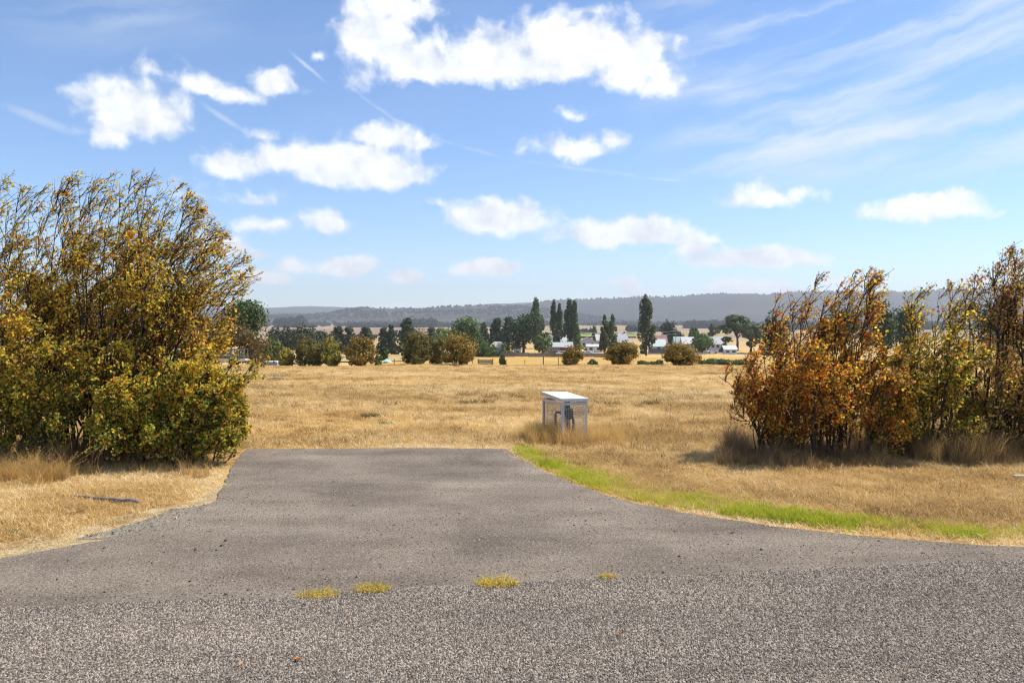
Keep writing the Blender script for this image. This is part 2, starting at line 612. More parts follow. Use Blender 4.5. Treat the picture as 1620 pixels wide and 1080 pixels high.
def pm(col, rough=0.7, metal=0.0, spec=0.3):
    k = (tuple(col), rough, metal)
    if k not in _plain_cache:
        _plain_cache[k] = plain('paint_%d' % len(_plain_cache), col, rough, 0.12, 1.5, metal, spec)
    return _plain_cache[k]


# ------------------------------------------------------------------ scatter by geometry nodes (stuff)
def proto_mesh(name, V, Fc, mat, bl):
    return mesh_np(name, V, Fc, [mat], extra={'bl': bl})


def scatter(name, pts, scale, rot, tint, protos, label, cat, seed=0):
    n = len(pts)
    rng = np.random.RandomState(seed)
    me = bpy.data.meshes.new(name)
    me.vertices.add(n)
    me.vertices.foreach_set('co', np.asarray(pts, np.float32).ravel())
    for nm, arr in (('scl', scale), ('rot', rot)):
        a = me.attributes.new(nm, 'FLOAT_VECTOR', 'POINT')
        a.data.foreach_set('vector', np.asarray(arr, np.float32).ravel())
    a = me.attributes.new('tint', 'FLOAT', 'POINT')
    a.data.foreach_set('value', np.asarray(tint, np.float32))
    a = me.attributes.new('idx', 'INT', 'POINT')
    a.data.foreach_set('value', rng.randint(0, len(protos), n).astype(np.int32))
    o = obj(name, me)
    ng = bpy.data.node_groups.new(name + '_nodes', 'GeometryNodeTree')
    ng.interface.new_socket('Geometry', in_out='INPUT', socket_type='NodeSocketGeometry')
    ng.interface.new_socket('Geometry', in_out='OUTPUT', socket_type='NodeSocketGeometry')
    nn, L = ng.nodes, ng.links
    gi, go = nn.new('NodeGroupInput'), nn.new('NodeGroupOutput')
    jo = nn.new('GeometryNodeJoinGeometry')
    for pme in protos:
        po = bpy.data.objects.new(pme.name, pme)      # not linked to the scene: only its mesh is used
        oi = nn.new('GeometryNodeObjectInfo')
        oi.inputs['Object'].default_value = po
        g2 = nn.new('GeometryNodeGeometryToInstance')
        L.new(oi.outputs['Geometry'], g2.inputs[0])
        L.new(g2.outputs[0], jo.inputs[0])

    def na(nm, typ):
        x = nn.new('GeometryNodeInputNamedAttribute')
        x.data_type = typ
        x.inputs[0].default_value = nm
        return x.outputs[0]
    ip = nn.new('GeometryNodeInstanceOnPoints')
    L.new(gi.outputs[0], ip.inputs['Points'])
    L.new(jo.outputs[0], ip.inputs['Instance'])
    ip.inputs['Pick Instance'].default_value = True
    L.new(na('idx', 'INT'), ip.inputs['Instance Index'])
    L.new(na('rot', 'FLOAT_VECTOR'), ip.inputs['Rotation'])
    L.new(na('scl', 'FLOAT_VECTOR'), ip.inputs['Scale'])
    L.new(ip.outputs[0], go.inputs[0])
    md = o.modifiers.new('scatter', 'NODES')
    md.node_group = ng
    tag(o, label, cat, kind='stuff')
    return o


def blades(rng, n, spread, h0, h1, lean, width, segs=2, curl=0.6):
    """a tuft of n tapering blades"""
    V, Fc, B = [], [], []
    for i in range(n):
        a, r = rng.rand() * 6.283, spread * math.sqrt(rng.rand())
        bx, by = r * math.cos(a), r * math.sin(a)
        h = h0 + (h1 - h0) * rng.rand() ** 1.3
        la = rng.rand() * 6.283
        ln = lean * (0.3 + 0.9 * rng.rand())
        dx, dy = math.cos(la) * ln, math.sin(la) * ln
        fa = rng.rand() * 6.283
        wx, wy = math.cos(fa) * width, math.sin(fa) * width
        b0 = len(V)
        bl = rng.rand()
        for s in range(segs + 1):
            t = s / segs
            k = t ** (1 + curl)
            px, py, pz = bx + dx * h * k, by + dy * h * k, h * (t - 0.45 * min(ln, 1.4) * k * t)
            w = (1 - t * 0.75)
            if s < segs:
                V += [(px - wx * w, py - wy * w, pz), (px + wx * w, py + wy * w, pz)]
                B += [bl, bl]
            else:
                V.append((px, py, pz))
                B.append(bl)
        for s in range(segs):
            if s < segs - 1:
                Fc.append((b0 + 2 * s, b0 + 2 * s + 1, b0 + 2 * s + 3))
                Fc.append((b0 + 2 * s, b0 + 2 * s + 3, b0 + 2 * s + 2))
            else:
                Fc.append((b0 + 2 * s, b0 + 2 * s + 1, b0 + 2 * s + 2))
    return np.array(V), np.array(Fc), np.array(B)


def stone(rng, r):
    """a chipped little stone, 8 corners and a ridge"""
    c = np.array([(-1, -1, -.6), (1, -1, -.6), (1, 1, -.6), (-1, 1, -.6), (-.7, -.7, .6), (.7, -.7, .6), (.7, .7, .6), (-.7, .7, .6)], float)
    c += rng.uniform(-.38, .38, c.shape)
    c *= r * rng.uniform(.7, 1.3, 3) * np.array([1, 1, .85])
    f = [(0, 1, 5, 4), (1, 2, 6, 5), (2, 3, 7, 6), (3, 0, 4, 7), (4, 5, 6, 7)]
    return c, f


# ------------------------------------------------------------------ the ground, one sheet to the horizon
def build_ground():
    az = np.concatenate([np.linspace(-48, 48, 193), np.linspace(48, 312, 67)[1:-1]])
    r = np.concatenate([np.linspace(0.6, 13, 26), np.geomspace(13.6, 120, 74), np.geomspace(124, 20000, 76)])
    A, R = np.meshgrid(np.radians(az), r)
    X, Y = R * np.sin(A), R * np.cos(A)
    Z = tz(X, Y)
    nr, na = X.shape
    V = np.stack([X, Y, Z], -1).reshape(-1, 3)
    V = np.vstack([V, [[0, 0, float(tz(0, 0))]]])
    i, j = np.meshgrid(np.arange(nr - 1), np.arange(na), indexing='ij')
    j2 = (j + 1) % na
    q = np.stack([i * na + j, i * na + j2, (i + 1) * na + j2, (i + 1) * na + j], -1).reshape(-1, 4)
    q = q[:, ::-1]
    Fl = q.tolist() + [[nr * na, a, (a + 1) % na][::-1] for a in range(na)]
    o = obj('ground', mesh_np('ground', V, Fl, [M['ground']], smooth=True))
    tag(o, 'dry grassy paddock falling gently away to the valley plain', 'ground', kind='structure')


build_ground()

# pavement outlines, world coordinates from the photograph
DL = [G(*p) for p in [(389, 712), (378, 726), (366, 740), (362, 752), (352, 773), (338, 796), (322, 806), (268, 829), (187, 851), (78, 872), (0, 885)]]
DT = [G(*p) for p in [(800, 711), (700, 710), (600, 710), (500, 711)]]
DR = [G(*p) for p in [(1620, 868), (1536, 864), (1421, 855), (1344, 848), (1230, 835), (1153, 823.5), (1076, 812), (1000, 797), (932, 776), (877, 754), (833, 732), (814, 721)]]
SEAM = [G(*p) for p in [(0, 967), (155, 959), (311, 953), (440, 951), (514, 947), (625, 935), (833, 924.4), (1000, 917), (1153, 911.5), (1268, 906), (1421, 896), (1620, 889)]]
SD = np.array(SEAM[-1]) - np.array(SEAM[0])
SD /= np.linalg.norm(SD)
SL = tuple(np.array(SEAM[0]) - SD * 60)
SR = tuple(np.array(SEAM[-1]) + SD * 60)
SEAMX = [SL, tuple(np.array(SEAM[0]) - SD * 4)] + SEAM + [SR]


def jag(pts, amp, step, seed):
    rng = np.random.RandomState(seed)
    out = []
    for (a, b) in zip(pts[:-1], pts[1:]):
        a, b = np.array(a), np.array(b)
        n = max(1, int(min(np.linalg.norm(b - a) / step, 60)))
        nrm = np.array([-(b - a)[1], (b - a)[0]]) / (np.linalg.norm(b - a) + 1e-9)
        for k in range(n):
            p = a + (b - a) * k / n
            out.append(tuple(p + nrm * rng.uniform(-amp, amp)))
    out.append(tuple(pts[-1]))
    return out


flareL = [DL[-1], (-5.2, 5.05), (-8.0, 4.35)]
flareR = [(6.6, 6.1), (5.0, 5.83), DR[0]]
left_edge = jag(DL + flareL[1:], 0.018, 0.12, 1)
right_edge = jag(flareR + DR[1:] + [DT[0]], 0.018, 0.12, 2)
top_edge = jag(DT + [DL[0]], 0.03, 0.12, 3)
under = [(p[0], p[1] - 0.25) for p in SEAMX if -8 < p[0] < 6.6]
DRIVE = left_edge + under + right_edge + top_edge[1:-1]
road_far = jag(SEAMX, 0.012, 0.2, 4)
RN = np.array([-SD[1], SD[0]])
ROAD = road_far + [tuple(np.array(SR) - RN * 7.2), tuple(np.array(SL) - RN * 7.2)]
PAVE_L, PAVE_R, PAVE_T = DL + flareL[1:], flareR + DR[1:] + [DT[0]], DT + [DL[0]]


def slab(name, poly, z, mat, label, cat):
    n = len(poly)
    V = [(x, y, z) for x, y in poly] + [(x * 1.0, y, z - 0.06) for x, y in poly]
    a = sum(poly[i][0] * poly[(i + 1) % n][1] - poly[(i + 1) % n][0] * poly[i][1] for i in range(n))
    top = list(range(n)) if a > 0 else list(range(n))[::-1]
    Fs = [top] + [[i, (i + 1) % n, (i + 1) % n + n, i + n] if a < 0 else [i, i + n, (i + 1) % n + n, (i + 1) % n] for i in range(n)]
    o = obj(name, mesh_np(name, V, Fs, [mat]))
    return tag(o, label, cat, kind='structure')


slab('driveway', DRIVE, 0.014, M['drive'], 'worn dusty asphalt driveway apron flaring onto the road', 'driveway')
slab('road', ROAD, 0.021, M['road'], 'grey chip seal road running across the foreground', 'road')
SHOULDER = [G(*p) for p in [(120, 853), (205, 830), (275, 806), (318, 800), (334, 797), (318, 809), (262, 832), (180, 853)]]


def build_shoulder():
    m, N = new_mat('gravel_dust')
    P = wpos(N)
    c = N.ramp(N.noise(P, 60, 3, 0.7), [(0.35, (0.10, 0.09, 0.08)), (0.5, (0.22, 0.19, 0.15)), (0.68, (0.36, 0.30, 0.22))])
    finish(N, principled(N, c, 0.95, 0.1, 0, bump(N, N.noise(P, 90, 3), 0.7, 0.01)))
    poly = jag(SHOULDER + SHOULDER[:1], 0.02, 0.08, 9)[:-1]
    slab('gravel_shoulder', poly, 0.006, m, 'strip of bare grey gravel beside the driveway edge', 'gravel')


build_shoulder()
FRINGE = [G(*p) for p in [(-60, 884), (0, 858), (60, 848), (130, 832), (200, 812), (262, 800), (318, 788), (352, 770), (366, 752), (362, 765), (344, 795), (322, 809), (268, 832), (187, 854), (78, 876), (0, 889), (-60, 900)]]


def build_fringe():
    m, N = new_mat('pale_dirt')
    P = wpos(N)
    c = N.ramp(N.math('ADD', N.math('MULTIPLY', N.noise(P, 5, 4, 0.6), 0.5), N.math('MULTIPLY', N.noise(P, 55, 3, 0.7), 0.5)), [(0.36, (0.17, 0.13, 0.085)), (0.5, (0.40, 0.30, 0.17)), (0.66, (0.58, 0.46, 0.28))])
    finish(N, principled(N, c, 0.95, 0.1, 0, bump(N, N.noise(P, 70, 3), 0.7, 0.01)))
    slab('dirt_fringe', jag(FRINGE + FRINGE[:1], 0.05, 0.1, 19)[:-1], 0.002, m, 'pale bare dirt fringe along the left edge of the driveway', 'dirt')


build_fringe()

# ------------------------------------------------------------------ road chips and loose stones
def build_chips():
    protos = []
    for k in range(4):
        rng = np.random.RandomState(40 + k)
        V, Fs, B = [], [], []
        S, st = 0.5, 0.0088
        n = int(S / st)
        for a in range(n):
            for b in range(n):
                if rng.rand() < 0.06:
                    continue
                c, f = stone(rng, 0.0043)
                an = rng.rand() * 6.283
                R = np.array([[math.cos(an), -math.sin(an)], [math.sin(an), math.cos(an)]])
                c[:, :2] = c[:, :2] @ R.T
                c += (-S / 2 + (a + .5 + rng.uniform(-.45, .45)) * st, -S / 2 + (b + .5 + rng.uniform(-.45, .45)) * st, rng.uniform(0.0, 0.0022))
                b0 = len(V)
                V += c.tolist()
                Fs += [[i + b0 for i in q] for q in f]
                B += [rng.rand()] * 8
        protos.append(proto_mesh('chip_patch', np.array(V), np.array(Fs), M['chip'], B))
    rng = np.random.RandomState(50)
    pts, rot = [], []
    ang = math.atan2(SD[1], SD[0])
    o0 = np.array(SEAM[0])
    for i in range(-8, 24):
        for j in range(7):
            p = o0 + SD * (i * 0.487 + 0.25) - RN * (0.25 + j * 0.487)
            # the seam bows a little: keep patches on the road side of it
            ys = np.interp(p[0], [s[0] for s in SEAMX], [s[1] for s in SEAMX])
            lim = ys - 0.262
            if j == 0:
                p[1] = min(p[1], lim)
            pts.append((p[0], p[1], 0.0225 + (0.0012 if j == 0 else 0)))
            rot.append((0, 0, ang + rng.randint(4) * math.pi / 2))
    n = len(pts)
    scatter('road_chips', pts, np.ones((n, 3)), rot, np.full(n, .5), protos, 'close packed grey stone chips of the sealed road surface', 'chips', 5)


build_chips()


def build_gravel():
    protos = []
    for k in range(6):
        rng = np.random.RandomState(60 + k)
        c, f = stone(rng, 1.0)
        protos.append(proto_mesh('loose_stone', c, np.array(f), M['gravel'], [(.1, .3, .5, .2, .7, .95)[k]] * 8))
    rng = np.random.RandomState(61)
    n = 60000
    x, y = rng.uniform(-8, 8, n), rng.uniform(4.2, 10.6, n)
    ys = np.interp(x, [s[0] for s in SEAMX], [s[1] for s in SEAMX])
    ds = y - ys
    ok = inpoly(x, y, DRIVE) & (ds > -0.05)
    pr = 0.10 + 1.1 * np.exp(-(ds / 0.35) ** 2) + 0.30 * (fbm(x, y, 0.9, 21) > 0.55)
    ok &= rng.rand(n) < pr * 0.62
    sh = inpoly(x, y, SHOULDER) & (rng.rand(n) < 0.9)
    ok |= sh
    x, y, ds = x[ok], y[ok], ds[ok]
    n = len(x)
    s = rng.uniform(0.0016, 0.0048, n) * (1 + 1.0 * (rng.rand(n) < 0.03))
    z = np.where(ds < 0, 0.024, 0.0145)
    scatter('loose_gravel', np.stack([x, y, z + s * 0.3], -1), np.stack([s] * 3, -1), np.stack([rng.rand(n) * .6, rng.rand(n) * .6, rng.rand(n) * 6.28], -1),
            rng.rand(n), protos, 'loose dark stones scattered over the driveway', 'gravel', 6)


build_gravel()


# ------------------------------------------------------------------ grass
def pave_dist(x, y):
    return np.minimum(np.minimum(polydist(x, y, PAVE_L), polydist(x, y, PAVE_R)), polydist(x, y, PAVE_T))


def green_w(x, y):
    """how green the verge strip is"""
    d = polydist(x, y, PAVE_R)
    side = x > np.interp(y, [p[1] for p in DR], [p[0] for p in DR])
    along = np.interp(x, [-0.2, 0.05, 0.6, 1.3, 1.8, 2.3, 3.6, 4.6, 8], [0.4, 1, 0.9, 0.55, 0.8, 1, 1, 0.75, 0.6])
    width = np.interp(x, [0, 0.6, 1.3, 2.2, 3.0, 4.0], [0.5, 0.6, 0.8, 0.9, 0.8, 0.6])
    off = np.interp(x, [0, 0.6, 1.5, 2.2, 4], [0.04, 0.06, 0.12, 0.16, 0.20])
    w = along * np.clip((d - off) / 0.08, 0, 1) * np.clip((off + width - d) / (0.62 * width), 0, 1)
    return np.where(side, w, 0) * np.clip((fbm(x, y, 3.2, 31) - .22) * 2.9, 0.12, 1.05)


def frustum(rng, n, y0, y1, ang=38.5):
    """points even over the area of a sector"""
    r = np.sqrt(rng.uniform(y0 ** 2, y1 ** 2, n))
    a = np.radians(rng.uniform(-ang, ang, n))
    return r * np.sin(a), r * np.cos(a)


def build_grass():
    protos = []
    for k in range(7):
        rng = np.random.RandomState(80 + k)
        V, Fc, B = blades(rng, 42, 0.13, 0.025, 0.10, 1.25, 0.0030, 2, 0.5)
        protos.append(proto_mesh('dry_tuft', V, Fc, M['dry'], B))
    rng = np.random.RandomState(81)
    X, Y = [], []
    for (n, a, b, ang) in ((44000, 5.2, 12, 44), (70000, 12, 26, 40), (52000, 26, 48, 38), (46000, 48, 84, 37)):
        x, y = frustum(rng, n, a, b, ang)
        X.append(x)
        Y.append(y)
    x, y = np.concatenate(X), np.concatenate(Y)
    # thicker litter of straw along the edges of the pavement
    ok = ~inpoly(x, y, DRIVE) & ~inpoly(x, y, ROAD)
    ok &= ~inpoly(x, y, SHOULDER) | (rng.rand(len(x)) < 0.08)
    ok &= ~inpoly(x, y, FRINGE) | (rng.rand(len(x)) < 0.42)
    bare = fbm(x, y, 0.5, 41)
    ok &= (rng.rand(len(x)) < np.clip(1.35 - 1.2 * (bare - 0.45) * 3, 0.35, 1))
    pd = np.full(len(x), 9.0)
    nr = y < 14
    pd[nr] = pave_dist(x[nr], y[nr])
    ok &= (pd > 0.015)
    gw = np.zeros(len(x))
    gw[nr] = green_w(x[nr], y[nr])
    ok &= rng.rand(len(x)) > gw * 0.45
    x, y, pd = x[ok], y[ok], pd[ok]
    n = len(x)
    s = rng.uniform(0.7, 1.3, n) * (0.75 + 0.6 * fbm(x, y, 0.22, 43)) * np.interp(np.hypot(x, y), [6, 12, 30, 70], [0.9, 1.0, 1.5, 2.3])
    sz = s * rng.uniform(0.55, 1.15, n) * np.interp(np.hypot(x, y), [6, 12, 30, 70], [1.0, 0.95, 0.62, 0.5])
    edge = np.clip(1 - pd / 0.45, 0, 1)
    sz *= 1 - 0.6 * edge
    t = 0.52 + (fbm(x, y, 0.16, 45, 3) - 0.5) * 0.6 + (fbm(x, y, 1.1, 46, 3) - 0.5) * 0.7 + rng.normal(0, 0.13, n) + edge * 0.30
    # strips of taller, redder grass along mowing lines
    tus = (rng.rand(n) < 0.035) & (y > 9)              # darker, taller tussocks here and there
    t = np.where(tus, rng.uniform(0.0, 0.22, n), t)
    sz = np.where(tus, sz * 1.9, sz)
    s = np.where(tus, s * 0.8, s)
    z = tz(x, y)
    scatter('dry_grass', np.stack([x, y, z], -1), np.stack([s, s, sz], -1), np.stack([rng.normal(0, .12, n), rng.normal(0, .12, n), rng.rand(n) * 6.28], -1),
            np.clip(t, 0, 1), protos, 'short dry golden grass covering the paddock and verges', 'grass', 8)
    # green strip beside the driveway
    protos = []
    for k in range(5):
        rng = np.random.RandomState(90 + k)
        V, Fc, B = blades(rng, 40, 0.06, 0.03, 0.095, 0.7, 0.0030, 2, 0.6)
        protos.append(proto_mesh('green_tuft', V, Fc, M['green'], B))
    rng = np.random.RandomState(91)
    n = 60000
    x, y = rng.uniform(-0.4, 7.5, n), rng.uniform(5.6, 11.5, n)
    w = green_w(x, y)
    ok = (rng.rand(n) < w * 0.8) & (w > 0.10) & ~inpoly(x, y, DRIVE) & ~inpoly(x, y, ROAD)
    x, y, w = x[ok], y[ok], w[ok]
    n = len(x)
    s = rng.uniform(0.6, 1.2, n)
    scatter('green_grass', np.stack([x, y, tz(x, y)], -1), np.stack([s, s, s * (0.5 + 0.6 * w)], -1), np.stack([rng.normal(0, .1, n), rng.normal(0, .1, n), rng.rand(n) * 6.28], -1),
            np.clip(0.95 - 0.44 * w + rng.normal(0, .16, n) + (fbm(x, y, 2.2, 48) - .5) * .6, 0, 1), protos, 'strip of bright green grass along the right edge of the driveway', 'grass', 9)


build_grass()

CAGE = (0.685, 10.94)


def build_tall_grass():
    protos = []
    for k in range(6):
        rng = np.random.RandomState(100 + k)
        V, Fc, B = blades(rng, 34, 0.07, 0.22, 0.62, 0.55, 0.0026, 4, 1.0)
        protos.append(proto_mesh('tall_tuft', V, Fc, M['tall'], B))
    rng = np.random.RandomState(101)
    P = []

    def band(n, pxa, pxb, ya, yb, s0, s1, t):
        px = rng.uniform(pxa, pxb, n)
        y = rng.uniform(ya, yb, n)
        x = (px - 810) / F * y
        y = y + 0.35 * (fbm(x, y, 1.3, 51) - 0.5)
        cl = fbm(x, y, 2.1, 52, 2)
        sv = (s0 + (s1 - s0) * rng.rand(n) ** 1.6) * (.45 + 1.0 * cl)
        kp = rng.rand(n) < np.clip((cl - .25) * 2.6, .15, 1)
        P.append(np.stack([x, y, sv, np.full(n, t)], -1)[kp])
    band(1500, 1150, 1800, 9.5, 11.0, 0.35, 0.85, 0.25)  # low tints here paint the hawthorns' shade into the grass beneath them
    band(420, 1380, 1800, 9.35, 9.9, 0.45, 0.9, 0.5)
    band(500, 1160, 1800, 9.15, 9.5, 0.2, 0.5, 0.35)
    band(160, 1135, 1220, 9.2, 9.9, 0.3, 0.6, 0.3)
    band(1000, -220, 330, 9.0, 10.5, 0.3, 0.85, 0.3)
    band(260, -150, 130, 8.3, 8.8, 0.5, 0.85, 0.72)
    band(150, 120, 345, 8.5, 9.0, 0.12, 0.55, 0.55)
    # round the meter cage, longest to its left
    for (cx, cy, sx, sy, n, a, b, t) in ((0.50, 11.25, .20, .28, 110, .4, .85, .95), (0.62, 10.85, .20, .10, 50, .3, .6, .55), (1.15, 11.2, .35, .30, 90, .3, .6, .9),
                                         (0.95, 10.95, .18, .10, 45, .25, .5, .7), (0.85, 11.7, .5, .25, 60, .35, .65, .9), (1.9, 11.2, .5, .5, 60, .2, .4, .9)):
        P.append(np.stack([rng.normal(cx, sx, n), rng.normal(cy, sy, n), rng.uniform(a, b, n), np.full(n, t)], -1))
    P = np.concatenate(P)
    ok = ~inpoly(P[:, 0], P[:, 1], DRIVE)
    ok &= pave_dist(P[:, 0], P[:, 1]) > 0.2
    P = P[ok]
    n = len(P)
    s = P[:, 2]
    scatter('tall_dry_grass', np.stack([P[:, 0], P[:, 1], tz(P[:, 0], P[:, 1])], -1), np.stack([s, s, s], -1), np.stack([rng.normal(0, .12, n), rng.normal(.05, .12, n), rng.rand(n) * 6.28], -1),
            np.clip(P[:, 3] + rng.normal(0, .13, n), 0, 1), protos, 'tall tangled dry grass under the hawthorns and round the meter cage', 'grass', 10)


build_tall_grass()


# ------------------------------------------------------------------ branching shrubs close to the camera
def tubes(P, R, sides):
    n, k, _ = P.shape
    T = np.empty_like(P)
    T[:, 1:-1] = P[:, 2:] - P[:, :-2]
    T[:, 0], T[:, -1] = P[:, 1] - P[:, 0], P[:, -1] - P[:, -2]
    T /= np.linalg.norm(T, axis=-1, keepdims=True) + 1e-9
    ref = np.where(np.abs(T[..., 2:3]) < .9, np.array([0, 0, 1.]), np.array([1., 0, 0]))
    U = np.cross(T, ref)
    U /= np.linalg.norm(U, axis=-1, keepdims=True) + 1e-9
    W = np.cross(T, U)
    a = np.arange(sides) * 2 * math.pi / sides
    V = P[:, :, None, :] + R[:, :, None, None] * (U[:, :, None, :] * np.cos(a)[None, None, :, None] + W[:, :, None, :] * np.sin(a)[None, None, :, None])
    i, j, s = np.meshgrid(np.arange(n), np.arange(k - 1), np.arange(sides), indexing='ij')
    s2 = (s + 1) % sides
    b = (i * k + j) * sides
    Fc = np.stack([b + s, b + s2, b + sides + s2, b + sides + s], -1).reshape(-1, 4)
    return V.reshape(-1, 3), Fc


def along(P, idx, t):
    """point and tangent on polyline idx at t"""
    k = P.shape[1]
    f = np.clip(t * (k - 1), 0, k - 1.001)
    i = f.astype(int)
    a, b = P[idx, i], P[idx, i + 1]
    T = b - a
    L = np.linalg.norm(T, axis=-1, keepdims=True) + 1e-9
    return a + (b - a) * (f - i)[:, None], T / L


def unit(v):
    return v / (np.linalg.norm(v, axis=-1, keepdims=True) + 1e-9)


def children(rng, P, per, tr, length, k, spread, up, wind, inside, jit=0.10):
    n = P.shape[0]
    cnt = rng.poisson(per, n)
    idx = np.repeat(np.arange(n), cnt)
    t = rng.uniform(tr[0], tr[1], len(idx))
    p0, T = along(P, idx, t)
    r = unit(rng.normal(size=(len(idx), 3)))
    d = unit(T * (1 - spread * .5) + r * spread + np.array([wind, 0, up]))
    L = rng.uniform(length[0], length[1], len(idx)) * (1.15 - 0.55 * t)
    for _ in range(4):
        out = ~inside(p0 + d * L[:, None])
        L = np.where(out, L * 0.62, L)
    keep = inside(p0 + d * L[:, None]) | (rng.rand(len(idx)) < 0.04)
    p0, d, L = p0[keep], d[keep], L[keep]
    pts = [p0]
    for s in range(k - 1):
        d = unit(d + rng.normal(size=d.shape) * jit + np.array([wind * .3, 0, up * .25]))
        pts.append(pts[-1] + d * (L / (k - 1))[:, None])
    return np.stack(pts, 1)


def leaf_mesh(rng, C, size, col, up_bias=0.5, droop=0.0):
    """folded rhombic leaves at points C"""
    n = len(C)
    d = unit(rng.normal(size=(n, 3)) + np.array([0.2, 0, -droop]))
    nr = unit(rng.normal(size=(n, 3)) + np.array([0, 0, up_bias]))
    w = unit(np.cross(d, nr))
    nr = np.cross(w, d)
    L, Wd = size[:, None], (size * rng.uniform(.34, .52, n))[:, None]
    a = C
    b = C + d * L * .5 + w * Wd + nr * L * .12
    c = C + d * L
    e = C + d * L * .5 - w * Wd + nr * L * .12
    V = np.stack([a, b, c, e], 1).reshape(-1, 3)
    i = np.arange(n) * 4
    Fc = np.concatenate([np.stack([i, i + 1, i + 2], -1), np.stack([i, i + 2, i + 3], -1)])
    return V, Fc, np.repeat(col, 4, axis=0)


def shrub(name, label, cat, base, layers, depth, palette, seed, group, lean=0.25, leaf=(0.025, 0.044), foot=0.38, stem_r=0.020):
    """layers: dicts with top (crown outline as x offset, height), stems, dens and branching; palette(rng, P, relheight) -> colours"""
    rng = np.random.RandomState(seed)
    gz = float(tz(*base))
    root = empty(name, (base[0], base[1], gz))
    tag(root, label, cat, group)
    SV, SF, TV, TF, LC, LR = [], [], [], [], [], []
    ns_, nt_ = 0, 0
    for ly in layers:
        tx, th = [p[0] for p in ly['top']], [p[1] for p in ly['top']]
        x0, x1 = tx[0], tx[-1]
        wild = ly.get('wild', 0.04)

        def hx(x):
            return np.interp(x, tx, th, left=0, right=0)

        def inside(p):
            h = hx(p[:, 0])
            e = 1 - np.clip(p[:, 2] / np.maximum(h, .05), 0, 1) ** 3 * 0.5
            return (p[:, 2] < h) & (p[:, 2] > 0.03) & (np.abs(p[:, 1]) < depth * e)
        T = [(x, rng.uniform(-.32, .32) * depth, z) for x, z in ly.get('aim', [])]
        n = ly.get('n', 0)
        xa, xb = (ly['nx'][0][0], ly['nx'][1][0]) if 'nx' in ly else (x0, x1)
        for k in range(n):
            x = xa + (xb - xa) * ((k + rng.rand()) / n)
            h = float(hx(x))
            T.append((x, rng.uniform(-1, 1) * depth * 0.75, max(.3, h * (rng.uniform(0.5, 0.8) if rng.rand() < .4 else rng.uniform(.8, 1.0)))))
        T = np.array(T)
        n = len(T)
        B0 = np.stack([T[:, 0] * ly.get('foot', foot) + rng.normal(0, .10, n), T[:, 1] * .35 + rng.normal(0, .06, n), np.full(n, -0.05)], -1)
        Cp = B0 + (T - B0) * np.array([.22 - lean * .12, .3, .60]) + rng.normal(0, .07, (n, 3))
        t = np.linspace(0, 1, 13)[None, :, None]
        S = (1 - t) ** 2 * B0[:, None] + 2 * t * (1 - t) * Cp[:, None] + t * t * T[:, None]
        S[:, 1:-1] += rng.normal(0, .018, S[:, 1:-1].shape)
        sp = ly.get('spread', .7)
        lo = ly.get('low', .2)
        Br = children(rng, S, ly.get('nb', 9), (lo, 0.98), ly.get('blen', (.35, .8)), 7, sp, 0.24, lean * .4, inside, .08)
        Tw = children(rng, Br, ly.get('nt', 8), (0.12, 1.0), ly.get('tlen', (.16, .42)), 5, sp, 0.14, lean * .4, inside)
        Sh = children(rng, Tw, ly.get('ns', 2), (0.1, 1.0), (0.05, 0.15), 3, 0.9, 0.1, lean * .3, inside)
        r = np.linspace(1, .14, 13)[None] * rng.uniform(.6, 1.15, n)[:, None] * ly.get('r', stem_r)
        v, f = tubes(S, r, 5)
        SV.append(v)
        SF.append(f + ns_)
        ns_ += len(v)
        for arr, a, b in ((Br, .0064, .0026), (Tw, .0030, .0016), (Sh, .0020, .0012)):
            v, f = tubes(arr, np.broadcast_to(np.linspace(a, b, arr.shape[1]), arr.shape[:2]), 3)
            TV.append(v)
            TF.append(f + nt_)
            nt_ += len(v)
        C = []
        for arr, lw in ((S[:, 8:], 26.0), (Br, 5.0), (Tw, 7.0), (Sh, 4.2)):
            m = rng.poisson(lw * ly.get('dens', 1.0), arr.shape[0])
            idx = np.repeat(np.arange(arr.shape[0]), m)
            p, _ = along(arr, idx, rng.uniform(.12, 1.0, len(idx)))
            C.append(p + rng.normal(0, .012, p.shape))
        C = np.concatenate(C)
        rel = C[:, 2] / np.maximum(hx(C[:, 0]), .3)
        tt = ly.get('thin', .8)
        keep = rng.rand(len(C)) < np.interp(rel, [0, .06, .18, .6, .8, 1.0], [0.1, .45, 1, 1, tt, tt * .7])
        LC.append(C[keep])
        LR.append(rel[keep])
    obj('stem', mesh_np('stem', np.concatenate(SV), np.concatenate(SF), [M['dark_bark']], smooth=True), root)
    obj('twig', mesh_np('twig', np.concatenate(TV), np.concatenate(TF), [M['dark_bark']]), root)
    C, rel = np.concatenate(LC), np.concatenate(LR)
    V, Fc, cc = leaf_mesh(rng, C, rng.uniform(leaf[0], leaf[1], len(C)), palette(rng, C, rel), 0.35)
    obj('foliage', mesh_np('foliage', V, Fc, [M['leaf']], col=cc), root)
    return len(C)


def pal_mix(rng, w, cols):
    """pick colours by weights (n,k)"""
    w = np.clip(w, 0, None)
    w = w / w.sum(1, keepdims=True)
    u = rng.rand(len(w))[:, None]
    k = (np.cumsum(w, 1) < u).sum(1).clip(0, w.shape[1] - 1)
    c = np.array(cols)[k]
    return c * rng.uniform(.65, 1.3, (len(w), 1)) * rng.uniform(.92, 1.08, (len(w), 3))


GREEN, DGREEN, OLIVE, YELL, GOLD, ORAN, RUST, BROWN = ((0.24, 0.31, 0.05), (0.11, 0.16, 0.035), (0.45, 0.39, 0.075), (0.80, 0.62, 0.08), (0.74, 0.49, 0.07),
                                                      (0.85, 0.34, 0.045), (0.58, 0.18, 0.045), (0.36, 0.22, 0.12))


